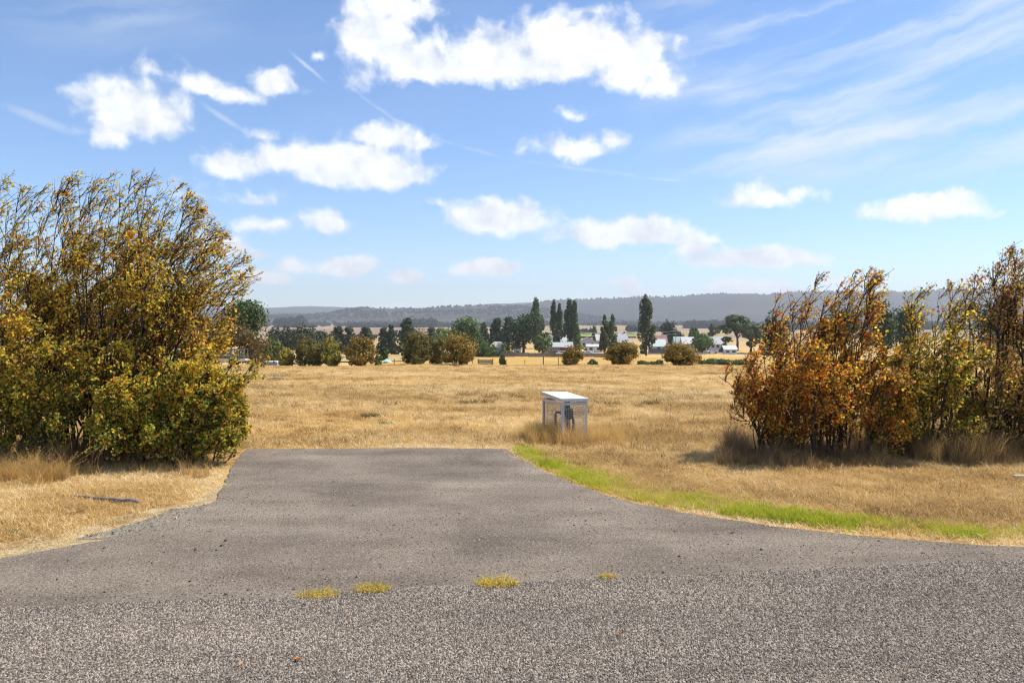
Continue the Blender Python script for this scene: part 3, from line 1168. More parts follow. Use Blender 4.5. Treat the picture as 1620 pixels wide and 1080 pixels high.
def pal_left(rng, P, rel):
    n = fbm(P[:, 0] + P[:, 1] * .7, P[:, 2], 1.7, 61)
    n2 = vnoise(P[:, 0] * 1.3, P[:, 2] - P[:, 1], 2.6, 63)
    o = np.ones(len(P))
    w = np.stack([(1.15 - rel) * 1.1 + .9 * (n2 > .62), (1 - rel) * .5, o * 1.6, 1.1 + 1.9 * (n > .48), 1.3 + 1.4 * rel, .2 + .6 * rel * (n < .5), .08 + .35 * rel, .25 + 1.0 * rel], 1)
    return pal_mix(rng, w, (GREEN, DGREEN, OLIVE, YELL, GOLD, ORAN, RUST, BROWN))


def pal_low(rng, P, rel):
    n = fbm(P[:, 0] + P[:, 1], P[:, 2], 2.2, 64)
    o = np.ones(len(P))
    w = np.stack([2.4 - 1.2 * rel, 1.6 - 1.2 * rel, o * 1.6, .3 + 2.0 * rel * (n > .42), .15 + 1.1 * rel, .35 * rel, .1 * o, .15 * o], 1)
    return pal_mix(rng, w, (GREEN, DGREEN, OLIVE, YELL, GOLD, ORAN, RUST, BROWN))


def pal_orange(rng, P, rel):
    n = fbm(P[:, 0] + P[:, 1] * .6, P[:, 2], 1.9, 65)
    o = np.ones(len(P))
    xr = np.clip((P[:, 0] + .9) / 1.8, 0, 1)
    w = np.stack([.35 * o, .25 * o, .35 + .3 * xr, .3 + 1.3 * xr * (n > .45), 1.0 + .8 * xr, 2.4 - 1.0 * xr, 1.5 - .9 * xr, .4 + .8 * rel], 1)
    return pal_mix(rng, w, (GREEN, DGREEN, OLIVE, YELL, GOLD, ORAN, RUST, BROWN))


def pal_yellow(rng, P, rel):
    n = fbm(P[:, 0] + P[:, 1] * .6, P[:, 2], 1.9, 66)
    o = np.ones(len(P))
    w = np.stack([1.2 - .5 * rel, .4 * o, 1.6 * o, 1.2 + 1.3 * (n > .5), .8 * o, .12 + .15 * rel, .06 + .15 * rel, .25 + 1.6 * rel ** 2], 1)
    return pal_mix(rng, w, (GREEN, DGREEN, OLIVE, YELL, GOLD, ORAN, RUST, BROWN))


def pal_brown(rng, P, rel):
    n = fbm(P[:, 0] + P[:, 1] * .6, P[:, 2], 1.9, 67)
    o = np.ones(len(P))
    w = np.stack([1.3 - 1.1 * rel, .5 - .3 * rel, 1.3 - .6 * rel, (1.9 - 1.9 * rel) * (n > .42) + .12, .6 * o, .1 + .2 * rel, .25 + .5 * rel, 1.0 + 3.2 * rel], 1)
    return pal_mix(rng, w, (GREEN, DGREEN, OLIVE, YELL, GOLD, ORAN, RUST, BROWN))


def outline(pts, bx, Y):
    """crown outline in pixels -> offsets from the base in metres at distance Y"""
    gz = float(tz(bx, Y))
    return [((px - 810) / F * Y - bx, max(0.05, ZP(py, Y) - gz)) for px, py in pts]


def build_near_shrubs():
    def place(px, Y, label, depth, palette, seed, group, layers, **kw):
        bx = (px - 810) / F * Y
        for ly in layers:
            ly['top'] = outline(ly['top'], bx, Y)
            for key in ('aim', 'nx'):
                if key in ly:
                    ly[key] = outline(ly[key], bx, Y)
        n = shrub('hawthorn_shrub', label, 'shrub', (bx, Y), layers, depth, palette, seed, group, **kw)
    g = 'hawthorn shrubs left of the driveway'
    place(175, 10.0, 'largest hawthorn left of the driveway, golden leaves and bare twigs sweeping up to the right', 1.1, pal_left, 201, g, [
        dict(top=[(-60, 640), (-40, 450), (20, 385), (110, 365), (200, 352), (270, 370), (318, 415), (342, 480), (348, 560), (352, 640)], n=30, dens=.88, nb=10, nt=8.5, ns=2.2, thin=.75, blen=(.3, .8)),
        dict(top=[(-60, 420), (-40, 330), (30, 285), (95, 282), (150, 262), (200, 262), (260, 268), (315, 312), (350, 360), (395, 412), (408, 425), (414, 470)], nx=[(-60, 0), (350, 0)],
             aim=[(20, 300), (60, 305), (95, 290), (125, 270), (150, 275), (178, 268), (200, 275), (222, 285), (243, 278), (262, 290), (282, 305), (300, 322), (318, 330), (330, 352), (336, 374), (348, 380), (364, 410), (382, 424), (386, 438),
                  (375, 430), (360, 405), (340, 400), (320, 380), (300, 350), (280, 345), (250, 330), (368, 452), (350, 450)], n=30, dens=.40, nb=8, nt=5.4, ns=1.5, thin=.8, low=.4, spread=.58, blen=(.25, .65), tlen=(.14, .34), r=.014)],
          lean=.9, foot=.40)
    place(0, 10.3, 'tall hawthorn cut by the left edge of the picture', 1.05, pal_left, 202, g, [
        dict(top=[(-190, 500), (-140, 400), (-60, 380), (30, 380), (110, 400), (160, 450), (200, 600)], n=18, dens=.85, nb=9.5, nt=8, ns=2.0, thin=.75),
        dict(top=[(-190, 420), (-140, 330), (-60, 300), (20, 290), (90, 292), (150, 330), (180, 420)], aim=[(-140, 345), (-100, 330), (-60, 310), (-30, 318), (0, 312), (22, 300), (45, 298), (68, 305), (95, 300), (120, 330)],
             n=16, dens=.40, nb=8, nt=5.4, ns=1.5, thin=.8, low=.4, spread=.58, blen=(.25, .65), tlen=(.14, .34), r=.014)], lean=.7, foot=.45)
    place(290, 9.25, 'low green and yellow hawthorn spilling towards the driveway', 0.66, pal_low, 203, g, [
        dict(top=[(150, 690), (180, 610), (230, 572), (310, 570), (345, 585), (368, 612), (378, 660), (384, 726)], n=19, dens=1.15, nb=10.5, nt=9, ns=2.3, thin=.9, low=.06, blen=(.2, .55), tlen=(.12, .32)),
        dict(top=[(200, 600), (240, 545), (330, 545), (380, 560), (432, 562), (436, 600), (440, 700)], aim=[(418, 574), (404, 596), (392, 585), (384, 606), (340, 552), (300, 548), (260, 552), (370, 565)],
             dens=.6, nb=8, nt=5, ns=1.4, low=.3, spread=.5, blen=(.12, .3), tlen=(.08, .2), r=.008, foot=.15)], lean=.4, foot=.5, stem_r=.012)
    place(90, 9.35, 'dark low hawthorn growth at the foot of the largest shrub', 0.6, pal_low, 204, g, [
        dict(top=[(-70, 650), (-30, 570), (60, 530), (130, 520), (190, 545), (240, 600), (255, 700)], n=16, dens=.95, nb=9, nt=8, ns=2.0, thin=.9, low=.12, blen=(.2, .6), tlen=(.12, .34))], lean=.3, foot=.55, stem_r=.012)
    g = 'hawthorn shrubs in the right hand hedge'
    place(1275, 9.9, 'rusty orange hawthorn at the near end of the right hedge', .95, pal_orange, 205, g, [
        dict(top=[(1146, 680), (1158, 600), (1185, 555), (1220, 525), (1260, 505), (1310, 505), (1360, 515), (1400, 545), (1415, 600), (1418, 700)], n=26, dens=.88, nb=9.5, nt=7.8, ns=2.0, thin=.65, low=.08, blen=(.25, .65), tlen=(.14, .34)),
        dict(top=[(1140, 640), (1160, 560), (1200, 510), (1225, 452), (1265, 452), (1290, 432), (1330, 425), (1395, 425), (1402, 470), (1410, 560)],
             aim=[(1242, 458), (1250, 480), (1285, 445), (1300, 470), (1318, 462), (1332, 445), (1346, 432), (1360, 446), (1372, 434), (1388, 436), (1392, 462), (1350, 475), (1228, 500), (1215, 515), (1270, 470), (1180, 560), (1160, 600), (1152, 640)],
             n=8, dens=.42, nb=6.5, nt=5, ns=1.4, thin=.75, low=.45, spread=.45, blen=(.2, .55), tlen=(.1, .26), r=.013)], lean=.7, foot=.6, stem_r=.015)
    place(1440, 10.0, 'yellow and green hawthorn in the middle of the right hedge', .95, pal_yellow, 206, g, [
        dict(top=[(1365, 690), (1380, 575), (1410, 535), (1450, 522), (1490, 525), (1525, 540), (1545, 600), (1550, 690)], n=17, dens=.9, nb=9, nt=7.5, ns=2.0, thin=.65, low=.08, blen=(.25, .6), tlen=(.14, .34)),
        dict(top=[(1380, 560), (1420, 500), (1455, 450), (1490, 440), (1540, 455), (1555, 560)], aim=[(1458, 470), (1464, 452), (1478, 462), (1483, 446), (1500, 480), (1518, 476), (1532, 465), (1442, 500), (1420, 510), (1505, 500)],
             dens=.45, nb=6.5, nt=5, ns=1.4, thin=.8, low=.4, spread=.5, blen=(.2, .5), tlen=(.1, .26), r=.013)], lean=.45, foot=.7, stem_r=.015)
    place(1570, 10.1, 'tall half bare brown hawthorn at the right edge of the picture', 1.0, pal_brown, 207, g, [
        dict(top=[(1495, 690), (1510, 580), (1540, 530), (1590, 505), (1650, 500), (1700, 540), (1712, 690)], n=18, dens=.8, nb=9, nt=7.5, ns=1.8, thin=.6, low=.08, blen=(.25, .7), tlen=(.14, .36)),
        dict(top=[(1500, 560), (1520, 480), (1545, 435), (1585, 395), (1640, 375), (1690, 395), (1705, 520)], aim=[(1530, 485), (1545, 455), (1556, 440), (1570, 430), (1582, 412), (1594, 402), (1605, 398), (1618, 388), (1630, 392), (1645, 385), (1660, 400), (1680, 410), (1540, 505), (1575, 455), (1600, 440), (1625, 430)],
             dens=.42, nb=8, nt=6, ns=1.6, thin=.85, low=.35, spread=.6, blen=(.2, .6), tlen=(.12, .3), r=.018)], lean=.5, foot=.55, stem_r=.019)
    place(1760, 10.3, 'green hawthorn closing the hedge beyond the right edge', .9, pal_yellow, 208, g, [
        dict(top=[(1640, 690), (1660, 560), (1720, 490), (1800, 475), (1860, 530), (1880, 690)], n=14, dens=.8, nb=8, nt=7, ns=1.6, low=.1)], lean=.4, foot=.6)


build_near_shrubs()


# ------------------------------------------------------------------ trees and bushes further off
def crown(rng, kind, H, W, D, leafs, size, col, col2, zb):
    """leaf faces clustered on lobes; returns V, F, colours, lobe centres"""
    cs, rs = [], []
    nl = {'poplar': 26, 'pine': 36, 'round': 34, 'euc': 17, 'bush': 40, 'scrub': 18, 'dome': 26}[kind]
    for i in range(nl):
        if kind == 'poplar':
            s = rng.uniform(0.0, 1) ** .9
            pr = np.interp(s, [0, .12, .35, .7, 1], [.45, .8, 1, .72, .12])
            a = rng.rand() * 6.283
            rr = pr * rng.uniform(.1, .72)
            c = (math.cos(a) * rr * W / 2, math.sin(a) * rr * D / 2, zb + s * (H - zb) * .90)
            r = (W * .13 * rng.uniform(.6, 1.2), D * .13, (H - zb) * rng.uniform(.07, .16))
        elif kind == 'pine':
            s = rng.rand()
            pr = (1 - s) ** .65
            a = rng.rand() * 6.283
            rr = pr * rng.uniform(.2, .85)
            c = (math.cos(a) * rr * W / 2, math.sin(a) * rr * D / 2, zb + s * (H - zb) * .92)
            r = (W * rng.uniform(.10, .20), D * rng.uniform(.10, .20), (H - zb) * rng.uniform(.06, .12))
        elif kind == 'bush':
            s = (i + rng.rand()) / nl
            pr = np.interp(s, [0, .3, .65, 1], [.70, 1, .88, .42])
            a = rng.rand() * 6.283
            rr = pr * math.sqrt(rng.rand()) * .86
            sec = .80 + .22 * math.sin(a * 2 + W * 7) + .10 * math.sin(a * 5 + H * 9)
            c = (math.cos(a) * rr * W / 2, math.sin(a) * rr * D / 2, H * (.10 + .76 * s * min(1.05, sec + .12)))
            r = (W * rng.uniform(.07, .17), D * rng.uniform(.07, .17), H * rng.uniform(.07, .15))
        elif kind == 'euc':
            a, s = rng.rand() * 6.283, rng.rand() ** .7
            rr = math.sqrt(rng.rand()) * np.interp(s, [0, .4, 1], [.6, 1, .5]) * .85
            c = (math.cos(a) * rr * W / 2, math.sin(a) * rr * D / 2, zb + (H - zb) * (.1 + .8 * s))
            r = (W * rng.uniform(.10, .2), D * rng.uniform(.10, .2), (H - zb) * rng.uniform(.07, .13))
        else:
            u = unit(rng.normal(size=3))
            k = rng.uniform(.25, .80)
            zc, zr = (zb + H) / 2, (H - zb) / 2
            if kind in ('bush', 'scrub', 'dome'):
                u[2] = abs(u[2]) if kind != 'bush' else u[2]
                if kind != 'bush':
                    zc, zr = zb, (H - zb)
            c = (u[0] * k * W / 2, u[1] * k * D / 2, zc + u[2] * k * zr * .95)
            m = .26 if kind in ('round', 'dome') else .22
            r = (W * m * rng.uniform(.6, 1.15), D * m * rng.uniform(.6, 1.15), (H - zb) * m * rng.uniform(.6, 1.1))
        cs.append(c)
        rs.append(r)
    cs, rs = np.array(cs), np.array(rs)
    p = rs.prod(1) ** (2 / 3)
    k = rng.choice(nl, leafs, p=p / p.sum())
    u = unit(rng.normal(size=(leafs, 3)))
    rad_ = rng.uniform(.55, 1.0, leafs) ** .6 * (1 + .12 * rng.normal(size=leafs))
    C = cs[k] + u * rs[k] * rad_[:, None]
    if kind in ('bush',):
        m = rng.rand(leafs) < .34                      # loose shoots beyond the lobes
        C[m] += (u[m] * .7 + np.array([.15, 0, .55])) * rs[k][m] * (rng.rand(m.sum(), 1) ** 2 * 1.7)
    C[:, 2] = np.maximum(C[:, 2], 0.04 * H)
    out = unit(u * .9 + unit(C - np.array([0, 0, (zb + H) * .45])) * .7 + rng.normal(size=(leafs, 3)) * .55)
    a1 = unit(np.cross(out, rng.normal(size=(leafs, 3))))
    a2 = np.cross(out, a1)
    sz = size * 1.75 * rng.uniform(.5, 1.3, leafs)[:, None]
    st = rng.uniform(.5, 1.0, leafs)[:, None]
    V = np.stack([C - a1 * sz * .5, C + a2 * sz * st * .5, C + a1 * sz * .5 + out * sz * .15, C - a2 * sz * st * .5], 1).reshape(-1, 3)
    i = np.arange(leafs) * 4
    Fc = np.stack([i, i + 1, i + 2, i + 3], -1)
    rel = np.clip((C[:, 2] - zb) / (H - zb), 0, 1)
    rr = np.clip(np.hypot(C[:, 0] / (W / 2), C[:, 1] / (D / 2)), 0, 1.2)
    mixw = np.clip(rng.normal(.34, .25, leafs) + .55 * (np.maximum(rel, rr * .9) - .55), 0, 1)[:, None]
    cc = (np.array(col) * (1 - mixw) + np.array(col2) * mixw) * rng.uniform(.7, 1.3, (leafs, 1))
    return V, Fc, np.repeat(cc, 4, axis=0), cs


def tree(name, label, cat, px, pytop, wpx, Y, kind, col, col2, seed, group=None, zb=None, leafs=1500, size_px=3.0, base_drop=0.0, depth=1.0):
    rng = np.random.RandomState(seed)
    x, y, gz = AT(px, Y)
    H = ZP(pytop, Y) - gz
    W = wpx / F * Y
    D = W * depth
    zb_ = H * {'poplar': .06, 'pine': .03, 'round': .22, 'euc': .34, 'bush': .06, 'scrub': 0.02, 'dome': .12}[kind] if zb is None else H * zb
    size = size_px * Y / F
    V, Fc, cc, cs = crown(rng, kind, H, W, D, leafs, size, col, col2, zb_)
    root = empty(name, (x, y, gz))
    tag(root, label, cat, group)
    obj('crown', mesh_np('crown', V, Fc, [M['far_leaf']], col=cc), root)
    # trunk with limbs
    r0 = max(.05, W * (.035 if kind not in ('bush', 'scrub') else .018))
    tb = MB()
    if kind in ('bush', 'scrub'):
        for i in range(7):
            c = cs[rng.randint(len(cs))]
            b = (c[0] * .25, c[1] * .25, -.1)
            tb.tube([b, (c[0] * .45, c[1] * .45, c[2] * .5), tuple(c)], [r0, r0 * .7, r0 * .3], 5)
        nm = 'stem'
    else:
        th = zb_ + (H - zb_) * (.75 if kind in ('poplar', 'pine') else .45)
        tb.tube([(0, 0, -.3), (r0 * .4, 0, th * .4), (-r0 * .3, 0, th)], [r0 * 1.15, r0 * .85, r0 * .3], 7)
        for i in rng.permutation(len(cs))[:9]:
            c = cs[i]
            z0 = min(th * .95, max(zb_ * .6, c[2] * .55))
            tb.tube([(0, 0, z0), (c[0] * .5, c[1] * .5, (z0 + c[2]) / 2), tuple(c)], [r0 * .45, r0 * .3, r0 * .12], 5)
        nm = 'trunk'
    tb.build(nm, M['bark'], root, smooth=True)
    return root


DK, MG, LG, OG, EU, PI = (0.050, 0.075, 0.026), (0.080, 0.125, 0.032), (0.15, 0.22, 0.042), (0.15, 0.165, 0.05), (0.10, 0.12, 0.06), (0.034, 0.050, 0.024)
B_O, B_G, B_B, B_Y = (0.46, 0.25, 0.055), (0.10, 0.12, 0.030), (0.25, 0.175, 0.06), (0.46, 0.37, 0.06)


def build_trees():
    g = 'round hawthorn bushes along the far edge of the paddock'
    mb = [  # px, top, width, Y, inner, outer, label
        (453, 551, 26, 74, B_G, B_Y, 'smallest yellow green bush at the left end of the far bush row'),
        (490, 530, 50, 74, B_G, B_B, 'olive bush, left half of the joined pair in the far bush row'),
        (524, 536, 36, 73, B_G, B_Y, 'yellow bush, right half of the joined pair in the far bush row'),
        (570, 530, 52, 73, B_G, B_O, 'pointed dark bush standing alone, right of the joined pair'),
        (656, 526, 54, 72, B_G, B_B, 'round dark bush with russet top, left of the widest pair'),
        (692, 535, 34, 74, B_G, B_B, 'brown bush squeezed behind the widest bush'),
        (724, 525, 58, 71, B_G, B_O, 'wide bush with orange top and yellow right side, below the green broadleaf tree'),
        (906, 547, 36, 70, B_G, B_O, 'small upright orange green bush beside the meter cage line'),
        (983, 540, 56, 68, B_G, B_O, 'domed orange bush just left of the tallest poplar'),
        (1075, 540, 66, 67, B_G, B_O, 'largest domed orange bush, right of the tallest poplar')]
    for i, (px, top, w, Y, c1, c2, lb) in enumerate(mb):
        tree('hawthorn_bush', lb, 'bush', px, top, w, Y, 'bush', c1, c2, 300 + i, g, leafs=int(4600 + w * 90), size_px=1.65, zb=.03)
    tree('hawthorn_bush', 'broad brown hawthorn below the dark crowned tree, behind the stock crate trailer', 'bush', 362, 506, 138, 86, 'bush', (0.09, 0.085, 0.03), (0.19, 0.105, 0.05), 320, None, leafs=6500, size_px=2.6, zb=.03)
    tree('round_bush', 'little dark bush by the wire fence', 'bush', 795, 560, 13, 92, 'bush', DK, B_G, 321, None, leafs=500, size_px=2)
    tree('round_bush', 'small dark green bush in the pale paddock left of the russet topped bush', 'bush', 608, 546, 16, 110, 'bush', DK, MG, 322, None, leafs=600, size_px=2)
    tree('round_bush', 'tiny green bush at the foot of the pointed bush', 'bush', 598, 559, 14, 80, 'bush', MG, LG, 323, None, leafs=500, size_px=2)
    tree('round_bush', 'grey green clipped looking bush between the two orange domes', 'bush', 939, 567, 22, 71, 'scrub', (0.08, 0.11, 0.045), (0.14, 0.17, 0.07), 324, None, leafs=900, size_px=2)
    for i, (px, top, w, Y, lb) in enumerate([(1020, 569, 30, 72, 'low green scrub bush at the left foot of the largest orange dome'), (1038, 568, 34, 71, 'low green scrub bush touching the largest orange dome'),
                                             (1122, 564, 46, 71, 'low green scrub bush right of the largest orange dome'), (1150, 565, 46, 70.5, 'low green scrub bush in front of the pale blue caravan'),
                                             (1174, 568, 40, 70, 'low green scrub bush beside the rusty hedge end')]):
        tree('scrub_bush', lb, 'bush', px, top, w, Y, 'scrub', (0.085, 0.12, 0.045), (0.16, 0.20, 0.07), 330 + i, 'low scrub bushes below the village', leafs=1500, size_px=2.2)
    # left side trees
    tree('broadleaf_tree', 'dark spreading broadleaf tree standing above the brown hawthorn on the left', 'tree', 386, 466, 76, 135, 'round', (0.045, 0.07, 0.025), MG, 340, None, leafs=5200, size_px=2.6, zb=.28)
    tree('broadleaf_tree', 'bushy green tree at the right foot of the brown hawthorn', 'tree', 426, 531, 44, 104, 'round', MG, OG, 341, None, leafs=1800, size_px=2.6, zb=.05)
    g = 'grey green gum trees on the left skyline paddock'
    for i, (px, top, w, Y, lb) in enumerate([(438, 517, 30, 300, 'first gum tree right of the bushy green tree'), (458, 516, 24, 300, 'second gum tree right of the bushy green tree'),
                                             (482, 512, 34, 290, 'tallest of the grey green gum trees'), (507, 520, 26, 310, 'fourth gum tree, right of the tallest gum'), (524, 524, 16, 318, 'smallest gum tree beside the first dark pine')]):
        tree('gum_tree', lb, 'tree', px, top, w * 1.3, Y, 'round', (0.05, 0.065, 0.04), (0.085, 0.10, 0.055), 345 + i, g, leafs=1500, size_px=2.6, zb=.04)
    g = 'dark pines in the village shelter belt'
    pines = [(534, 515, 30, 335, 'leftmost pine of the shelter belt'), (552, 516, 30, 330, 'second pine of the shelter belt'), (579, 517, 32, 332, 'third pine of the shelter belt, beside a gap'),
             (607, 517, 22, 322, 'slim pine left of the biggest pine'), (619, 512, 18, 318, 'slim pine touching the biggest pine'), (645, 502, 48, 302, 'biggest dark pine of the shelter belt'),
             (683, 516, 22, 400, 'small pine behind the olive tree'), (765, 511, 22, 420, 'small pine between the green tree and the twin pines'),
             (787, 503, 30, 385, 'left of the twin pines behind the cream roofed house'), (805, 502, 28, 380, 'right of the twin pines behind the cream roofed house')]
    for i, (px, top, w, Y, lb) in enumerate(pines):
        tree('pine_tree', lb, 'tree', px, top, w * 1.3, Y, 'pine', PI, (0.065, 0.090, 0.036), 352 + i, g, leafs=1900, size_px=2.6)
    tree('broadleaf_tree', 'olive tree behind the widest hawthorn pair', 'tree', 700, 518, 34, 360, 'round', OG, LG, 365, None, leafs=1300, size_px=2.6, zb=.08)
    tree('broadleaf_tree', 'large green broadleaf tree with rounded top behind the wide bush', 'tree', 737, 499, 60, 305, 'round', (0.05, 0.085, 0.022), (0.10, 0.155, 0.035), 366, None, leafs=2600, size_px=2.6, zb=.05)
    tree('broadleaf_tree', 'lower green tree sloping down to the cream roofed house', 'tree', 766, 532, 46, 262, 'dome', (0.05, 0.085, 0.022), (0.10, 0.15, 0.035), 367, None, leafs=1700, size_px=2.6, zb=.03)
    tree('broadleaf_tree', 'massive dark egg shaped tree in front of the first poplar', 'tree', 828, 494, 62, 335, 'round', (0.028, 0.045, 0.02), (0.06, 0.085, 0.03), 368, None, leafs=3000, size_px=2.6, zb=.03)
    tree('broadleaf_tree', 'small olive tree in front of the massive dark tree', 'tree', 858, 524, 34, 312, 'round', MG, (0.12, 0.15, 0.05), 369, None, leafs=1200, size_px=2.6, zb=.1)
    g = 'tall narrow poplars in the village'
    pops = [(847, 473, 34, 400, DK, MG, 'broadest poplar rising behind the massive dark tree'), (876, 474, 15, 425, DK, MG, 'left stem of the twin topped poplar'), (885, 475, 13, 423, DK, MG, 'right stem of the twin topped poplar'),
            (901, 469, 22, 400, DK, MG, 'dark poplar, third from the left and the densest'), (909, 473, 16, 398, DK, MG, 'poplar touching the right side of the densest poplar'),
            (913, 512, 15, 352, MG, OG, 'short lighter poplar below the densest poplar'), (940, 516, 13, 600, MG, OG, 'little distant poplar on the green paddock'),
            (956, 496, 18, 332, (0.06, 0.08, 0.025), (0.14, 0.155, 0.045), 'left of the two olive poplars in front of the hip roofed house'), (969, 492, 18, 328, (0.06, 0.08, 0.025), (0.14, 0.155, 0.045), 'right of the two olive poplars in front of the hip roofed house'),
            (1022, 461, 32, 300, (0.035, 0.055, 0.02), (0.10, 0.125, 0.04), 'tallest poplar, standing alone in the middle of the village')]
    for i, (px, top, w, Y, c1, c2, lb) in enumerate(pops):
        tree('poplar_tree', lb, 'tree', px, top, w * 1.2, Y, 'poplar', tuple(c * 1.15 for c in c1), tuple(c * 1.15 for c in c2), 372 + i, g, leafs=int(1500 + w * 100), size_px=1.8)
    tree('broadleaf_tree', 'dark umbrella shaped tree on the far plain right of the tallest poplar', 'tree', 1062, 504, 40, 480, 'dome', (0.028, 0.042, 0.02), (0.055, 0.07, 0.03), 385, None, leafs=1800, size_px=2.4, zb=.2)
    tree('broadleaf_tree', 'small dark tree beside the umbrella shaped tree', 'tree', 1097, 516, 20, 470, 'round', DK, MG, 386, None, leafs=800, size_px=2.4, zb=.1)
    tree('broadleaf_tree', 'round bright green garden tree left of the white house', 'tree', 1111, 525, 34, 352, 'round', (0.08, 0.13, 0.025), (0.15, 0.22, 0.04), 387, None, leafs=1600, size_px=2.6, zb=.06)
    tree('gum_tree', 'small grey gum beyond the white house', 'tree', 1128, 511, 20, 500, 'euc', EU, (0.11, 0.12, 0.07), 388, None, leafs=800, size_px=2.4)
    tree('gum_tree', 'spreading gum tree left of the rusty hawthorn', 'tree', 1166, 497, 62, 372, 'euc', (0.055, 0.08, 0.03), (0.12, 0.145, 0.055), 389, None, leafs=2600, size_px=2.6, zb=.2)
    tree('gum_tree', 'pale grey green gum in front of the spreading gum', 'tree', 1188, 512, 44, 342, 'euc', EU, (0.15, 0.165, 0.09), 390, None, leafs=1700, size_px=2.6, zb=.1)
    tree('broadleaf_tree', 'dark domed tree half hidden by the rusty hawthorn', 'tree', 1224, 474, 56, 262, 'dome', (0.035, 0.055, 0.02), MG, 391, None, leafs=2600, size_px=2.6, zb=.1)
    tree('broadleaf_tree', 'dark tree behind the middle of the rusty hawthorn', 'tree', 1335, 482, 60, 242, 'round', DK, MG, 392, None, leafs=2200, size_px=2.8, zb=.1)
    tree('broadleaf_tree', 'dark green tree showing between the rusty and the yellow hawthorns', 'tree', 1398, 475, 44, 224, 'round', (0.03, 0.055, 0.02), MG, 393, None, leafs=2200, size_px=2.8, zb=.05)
    tree('broadleaf_tree', 'green tree above the yellow hawthorn', 'tree', 1432, 476, 44, 228, 'round', (0.045, 0.07, 0.03), MG, 394, None, leafs=2200, size_px=2.8, zb=.05)
    tree('broadleaf_tree', 'broad dark domed tree behind the half bare hawthorn', 'tree', 1582, 452, 96, 205, 'dome', (0.035, 0.05, 0.022), (0.08, 0.08, 0.035), 395, None, leafs=3800, size_px=2.8, zb=.3)
    # garden shrubs of the village
    for i, (px, top, w, Y, c1, c2, lb) in enumerate([
            (868, 546, 36, 322, (0.14, 0.10, 0.05), (0.20, 0.14, 0.06), 'brown garden bush left of the green roofed shed'), (806, 552, 30, 318, (0.13, 0.13, 0.04), (0.22, 0.20, 0.06), 'yellow olive garden bush right of the cream roofed house'),
            (798, 541, 22, 325, MG, OG, 'green shrub against the cream roofed house'), (762, 557, 20, 290, (0.13, 0.09, 0.05), (0.18, 0.12, 0.06), 'brown bush at the left end of the paling fence'), (783, 560, 18, 270, DK, MG, 'dark bush in front of the paling fence'),
            (938, 547, 26, 352, DK, LG, 'dark garden bush left of the white cottage'), (905, 536, 60, 392, (0.10, 0.16, 0.03), (0.17, 0.24, 0.05), 'long bright green hedge above the sheds'), (975, 539, 20, 346, DK, MG, 'dark shrub behind the left orange dome'),
            (1000, 535, 20, 348, LG, B_Y, 'yellow green shrub beside the hip roofed house'), (1060, 540, 26, 345, MG, OG, 'garden shrub right of the mint roofed shed'), (1146, 537, 16, 352, DK, MG, 'dark shrub against the white house'),
            (880, 560, 30, 262, (0.14, 0.11, 0.05), (0.22, 0.17, 0.07), 'straw coloured bush below the parked cars')]):
        tree('garden_shrub', lb, 'shrub', px, top, w, Y, 'scrub', c1, c2, 400 + i, 'garden shrubs in the village', leafs=700, size_px=2.4)


build_trees()


# ------------------------------------------------------------------ hills, paddocks and woods in the distance
def hill_mat(name, a, b, c):
    m, N = new_mat(name)
    P = wpos(N)
    n = N.noise(P, 0.004, 7, 0.65)
    n2 = N.noise(P, 0.03, 4, 0.7)
    v = N.math('ADD', N.math('MULTIPLY', n, .7), N.math('MULTIPLY', n2, .3))
    col = N.ramp(v, [(.38, a), (.52, b), (.64, c)])
    finish(N, principled(N, col, .95, .05, 0, bump(N, n2, 1.0, 12)))
    return m


HILLS = {}


def hill(name, prof, D, run, mat, label, rough, seed, ext=3500):
    """ridge whose skyline is prof, at distance D, falling towards the camera over run metres"""
    px = [p[0] for p in prof]
    top = [ZP(p[1], D) for p in prof]
    xs = np.linspace((px[0] - 810) / F * D - ext, (px[-1] - 810) / F * D + ext, 340)
    pxx = xs / D * F + 810
    zt = np.interp(pxx, px, top)
    base = -21
    fade = np.clip(np.minimum(xs - xs[0], xs[-1] - xs) / ext, 0, 1)
    zt = np.where((pxx < px[0]) | (pxx > px[-1]), base + (zt - base) * (0.45 + .55 * fade ** .5), zt)
    s = np.concatenate([np.linspace(0, 1, 26), np.linspace(1, 2, 9)[1:]])
    X, S = np.meshgrid(xs, s)
    sh = np.where(S < 1, np.sin(np.clip(S, 0, 1) * math.pi / 2) ** 1.5, np.clip(1 - (S - 1) * .9, 0, 1))
    Y = D - run * (1 - S) + 260 * (fbm(X, S * 400, .002, seed) - .5) * (1 - np.abs(S - 1))
    Z = base + (zt[None] - base) * sh + (fbm(X, Y, .0035, seed + 3) - .5) * rough * np.clip(sh, 0, 1) * np.clip(1.25 - sh, .12, 1)
    ny, nx = X.shape
    i, j = np.meshgrid(np.arange(ny - 1), np.arange(nx - 1), indexing='ij')
    Fc = np.stack([i * nx + j, i * nx + j + 1, (i + 1) * nx + j + 1, (i + 1) * nx + j], -1).reshape(-1, 4)
    V = np.stack([X, Y, Z], -1).reshape(-1, 3)
    o = obj(name, mesh_np(name, V, Fc, [mat], smooth=True))
    tag(o, label, 'hill', kind='structure')
    HILLS[label] = (X, Y, Z, S)
    return X, Y, Z, S


